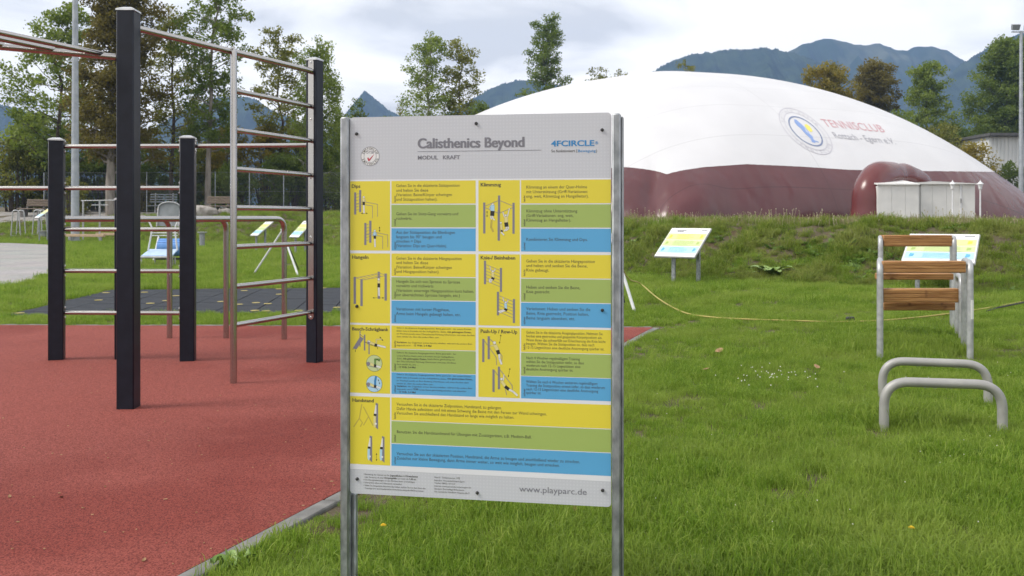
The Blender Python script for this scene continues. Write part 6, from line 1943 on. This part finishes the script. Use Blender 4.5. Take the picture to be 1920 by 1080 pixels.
M['weedleaf'] = pmat('dock_leaf', (.14, .24, .045), (.25, .36, .10), scale=9, rough=.5)
big_leaf_plant(1447, 517, 'large pale dock plant with broad leaves low on the bank', 13, .5, 3)
big_leaf_plant(1190, 455, 'dock plant on the bank beside the right board post', 7, .3, 4)
big_leaf_plant(440, 1068, 'low lobed weed growing over the kerb near the lower edge', 8, .09, 5)


def dandelion(px, py, h, label):
    g_ = gp(px, py)
    t = thing('dandelion', g_, label, 'flower', 'yellow dandelions')
    top_ = g_ + Vector((.004, 0, h))
    mb = MB(); mb.tube([g_, g_.lerp(top_, .5) + Vector((.006, 0, 0)), top_], .0016, 6); mb.build('stem', M['weedleaf'], t)
    mb = MB()
    for rr, zz, n_ in ((.014, .002, 14), (.010, .005, 12), (.006, .007, 8)):
        for k in range(n_):
            a = 2 * math.pi * k / n_ + rr * 90; d = Vector((math.cos(a), math.sin(a), 0)); s = Vector((-math.sin(a), math.cos(a), 0)) * .0022
            mb.add([top_ + d * .001 + Vector((0, 0, zz)), top_ + d * rr * .6 + s + Vector((0, 0, zz + .002)), top_ + d * rr + Vector((0, 0, zz)), top_ + d * rr * .6 - s + Vector((0, 0, zz + .002))], [(0, 1, 2, 3)])
    mb.build('blossom', M['yellowflower'], t, smooth=False)


dandelion(717, 1023, .075, 'yellow dandelion in the grass under the board')
dandelion(1707, 1024, .065, 'yellow dandelion in the grass below the push-up bars')


def fallen_leaf(px, py, label, seed, s=.05):
    g_ = gp(px, py); r_ = random.Random(seed); az = r_.random() * 6; d = Vector((math.cos(az), math.sin(az), .25)); q = Vector((-math.sin(az), math.cos(az), .15))
    c_ = g_ + Vector((0, 0, .055 if is_grass(np.array([g_.x]), np.array([g_.y]))[0] else .022))
    mb = MB(); ring_ = [c_ + d * s * math.cos(a) * (1 + .2 * math.sin(3 * a)) + q * s * .6 * math.sin(a) for a in np.linspace(0, 2 * math.pi, 10, endpoint=False)]
    mb.add(ring_ + [c_ + Vector((0, 0, -.008))], [(i, (i + 1) % 10, 10) for i in range(10)])
    o = mb.build('fallen_leaf', M['deadleaf'], None, org=g_); tag(o, label, 'leaf', 'fallen leaves')


fallen_leaf(1349, 668, 'dry brown leaf on the lawn right of the board', 1, .055)
fallen_leaf(1322, 705, 'small dry leaf in the lawn below the larger brown one', 2, .035)
fallen_leaf(1532, 700, 'dry leaf on the lawn left of the push-up bars', 3, .04)
fallen_leaf(1078, 980, 'dry tan leaf in the grass under the board', 4, .02)
fallen_leaf(1590, 545, 'dry leaf on the lawn before the timber stand', 5, .04)
fallen_leaf(115, 940, 'dark leaf scrap on the red floor, longer one', 6, .013)
fallen_leaf(18, 941, 'dark leaf scrap on the red floor at the left edge', 7, .012)
fallen_leaf(270, 1063, 'dark leaf scrap on the red floor near the lower edge', 8, .011)
fallen_leaf(197, 920, 'pale crumb on the red floor', 9, .006)
mbc = MB()
for k in range(90):
    g_ = gp(rng.uniform(0, 640), rng.uniform(640, 1070))
    if poly_in([(KB.x, KB.y), (KA.x, KA.y), (FARL.x, FARL.y), (LN.x, LN.y)], np.array([g_.x]), np.array([g_.y]))[0]:
        r0_ = rng.uniform(.002, .006); mbc.blob((g_.x, g_.y, .018), (r0_ * rng.uniform(.8, 1.8), r0_, .002), k, 6, 4, .3)
tag(mbc.build('dirt_crumbs', M['deadleaf']), 'scattered dirt crumbs and leaf bits on the red floor', 'debris', kind='stuff')
# white clover heads
n_ = 46
cx = []; 
mbf = MB()
for k in range(n_):
    g_ = gp(rng.normal(1440, 45), rng.normal(722, 9)); mbf.blob((g_.x, g_.y, 0.07 + rng.random() * .02), (.0045, .0045, .0045), k, 6, 4, .2)
for k in range(40):
    g_ = gp(rng.uniform(1180, 1900), rng.uniform(640, 1040)); mbf.blob((g_.x, g_.y, .06), (.0028, .0028, .0028), k, 5, 4, .2)
tag(mbf.build('clover_blossom', M['whiteflower']), 'scattered tiny white clover blossoms in the lawn', 'blossom', kind='stuff')

# ------------------------------------------------------------------ haze
mb = MB(); mb.box((0, 790, 165), (3900, 2110, 450))
hz = mb.build('haze', M['soil'], smooth=False)
hm = bpy.data.materials.new('haze_air'); hm.use_nodes = True
ht = hm.node_tree; ht.nodes.clear()
ho = ht.nodes.new('ShaderNodeOutputMaterial'); pv = ht.nodes.new('ShaderNodeVolumePrincipled')
pv.inputs['Color'].default_value = (0.38, 0.58, 0.98, 1); pv.inputs['Density'].default_value = 0.00031; pv.inputs['Anisotropy'].default_value = 0.0
for k_ in ('Density Attribute', 'Color Attribute', 'Temperature Attribute'):
    if k_ in pv.inputs: pv.inputs[k_].default_value = ''
try:
    hm.cycles.homogeneous_volume = True
except Exception:
    pass
ht.links.new(pv.outputs[0], ho.inputs['Volume'])
hz.data.materials.clear(); hz.data.materials.append(hm)
tag(hz, 'thin bluish haze in front of the mountains', 'haze', kind='stuff')
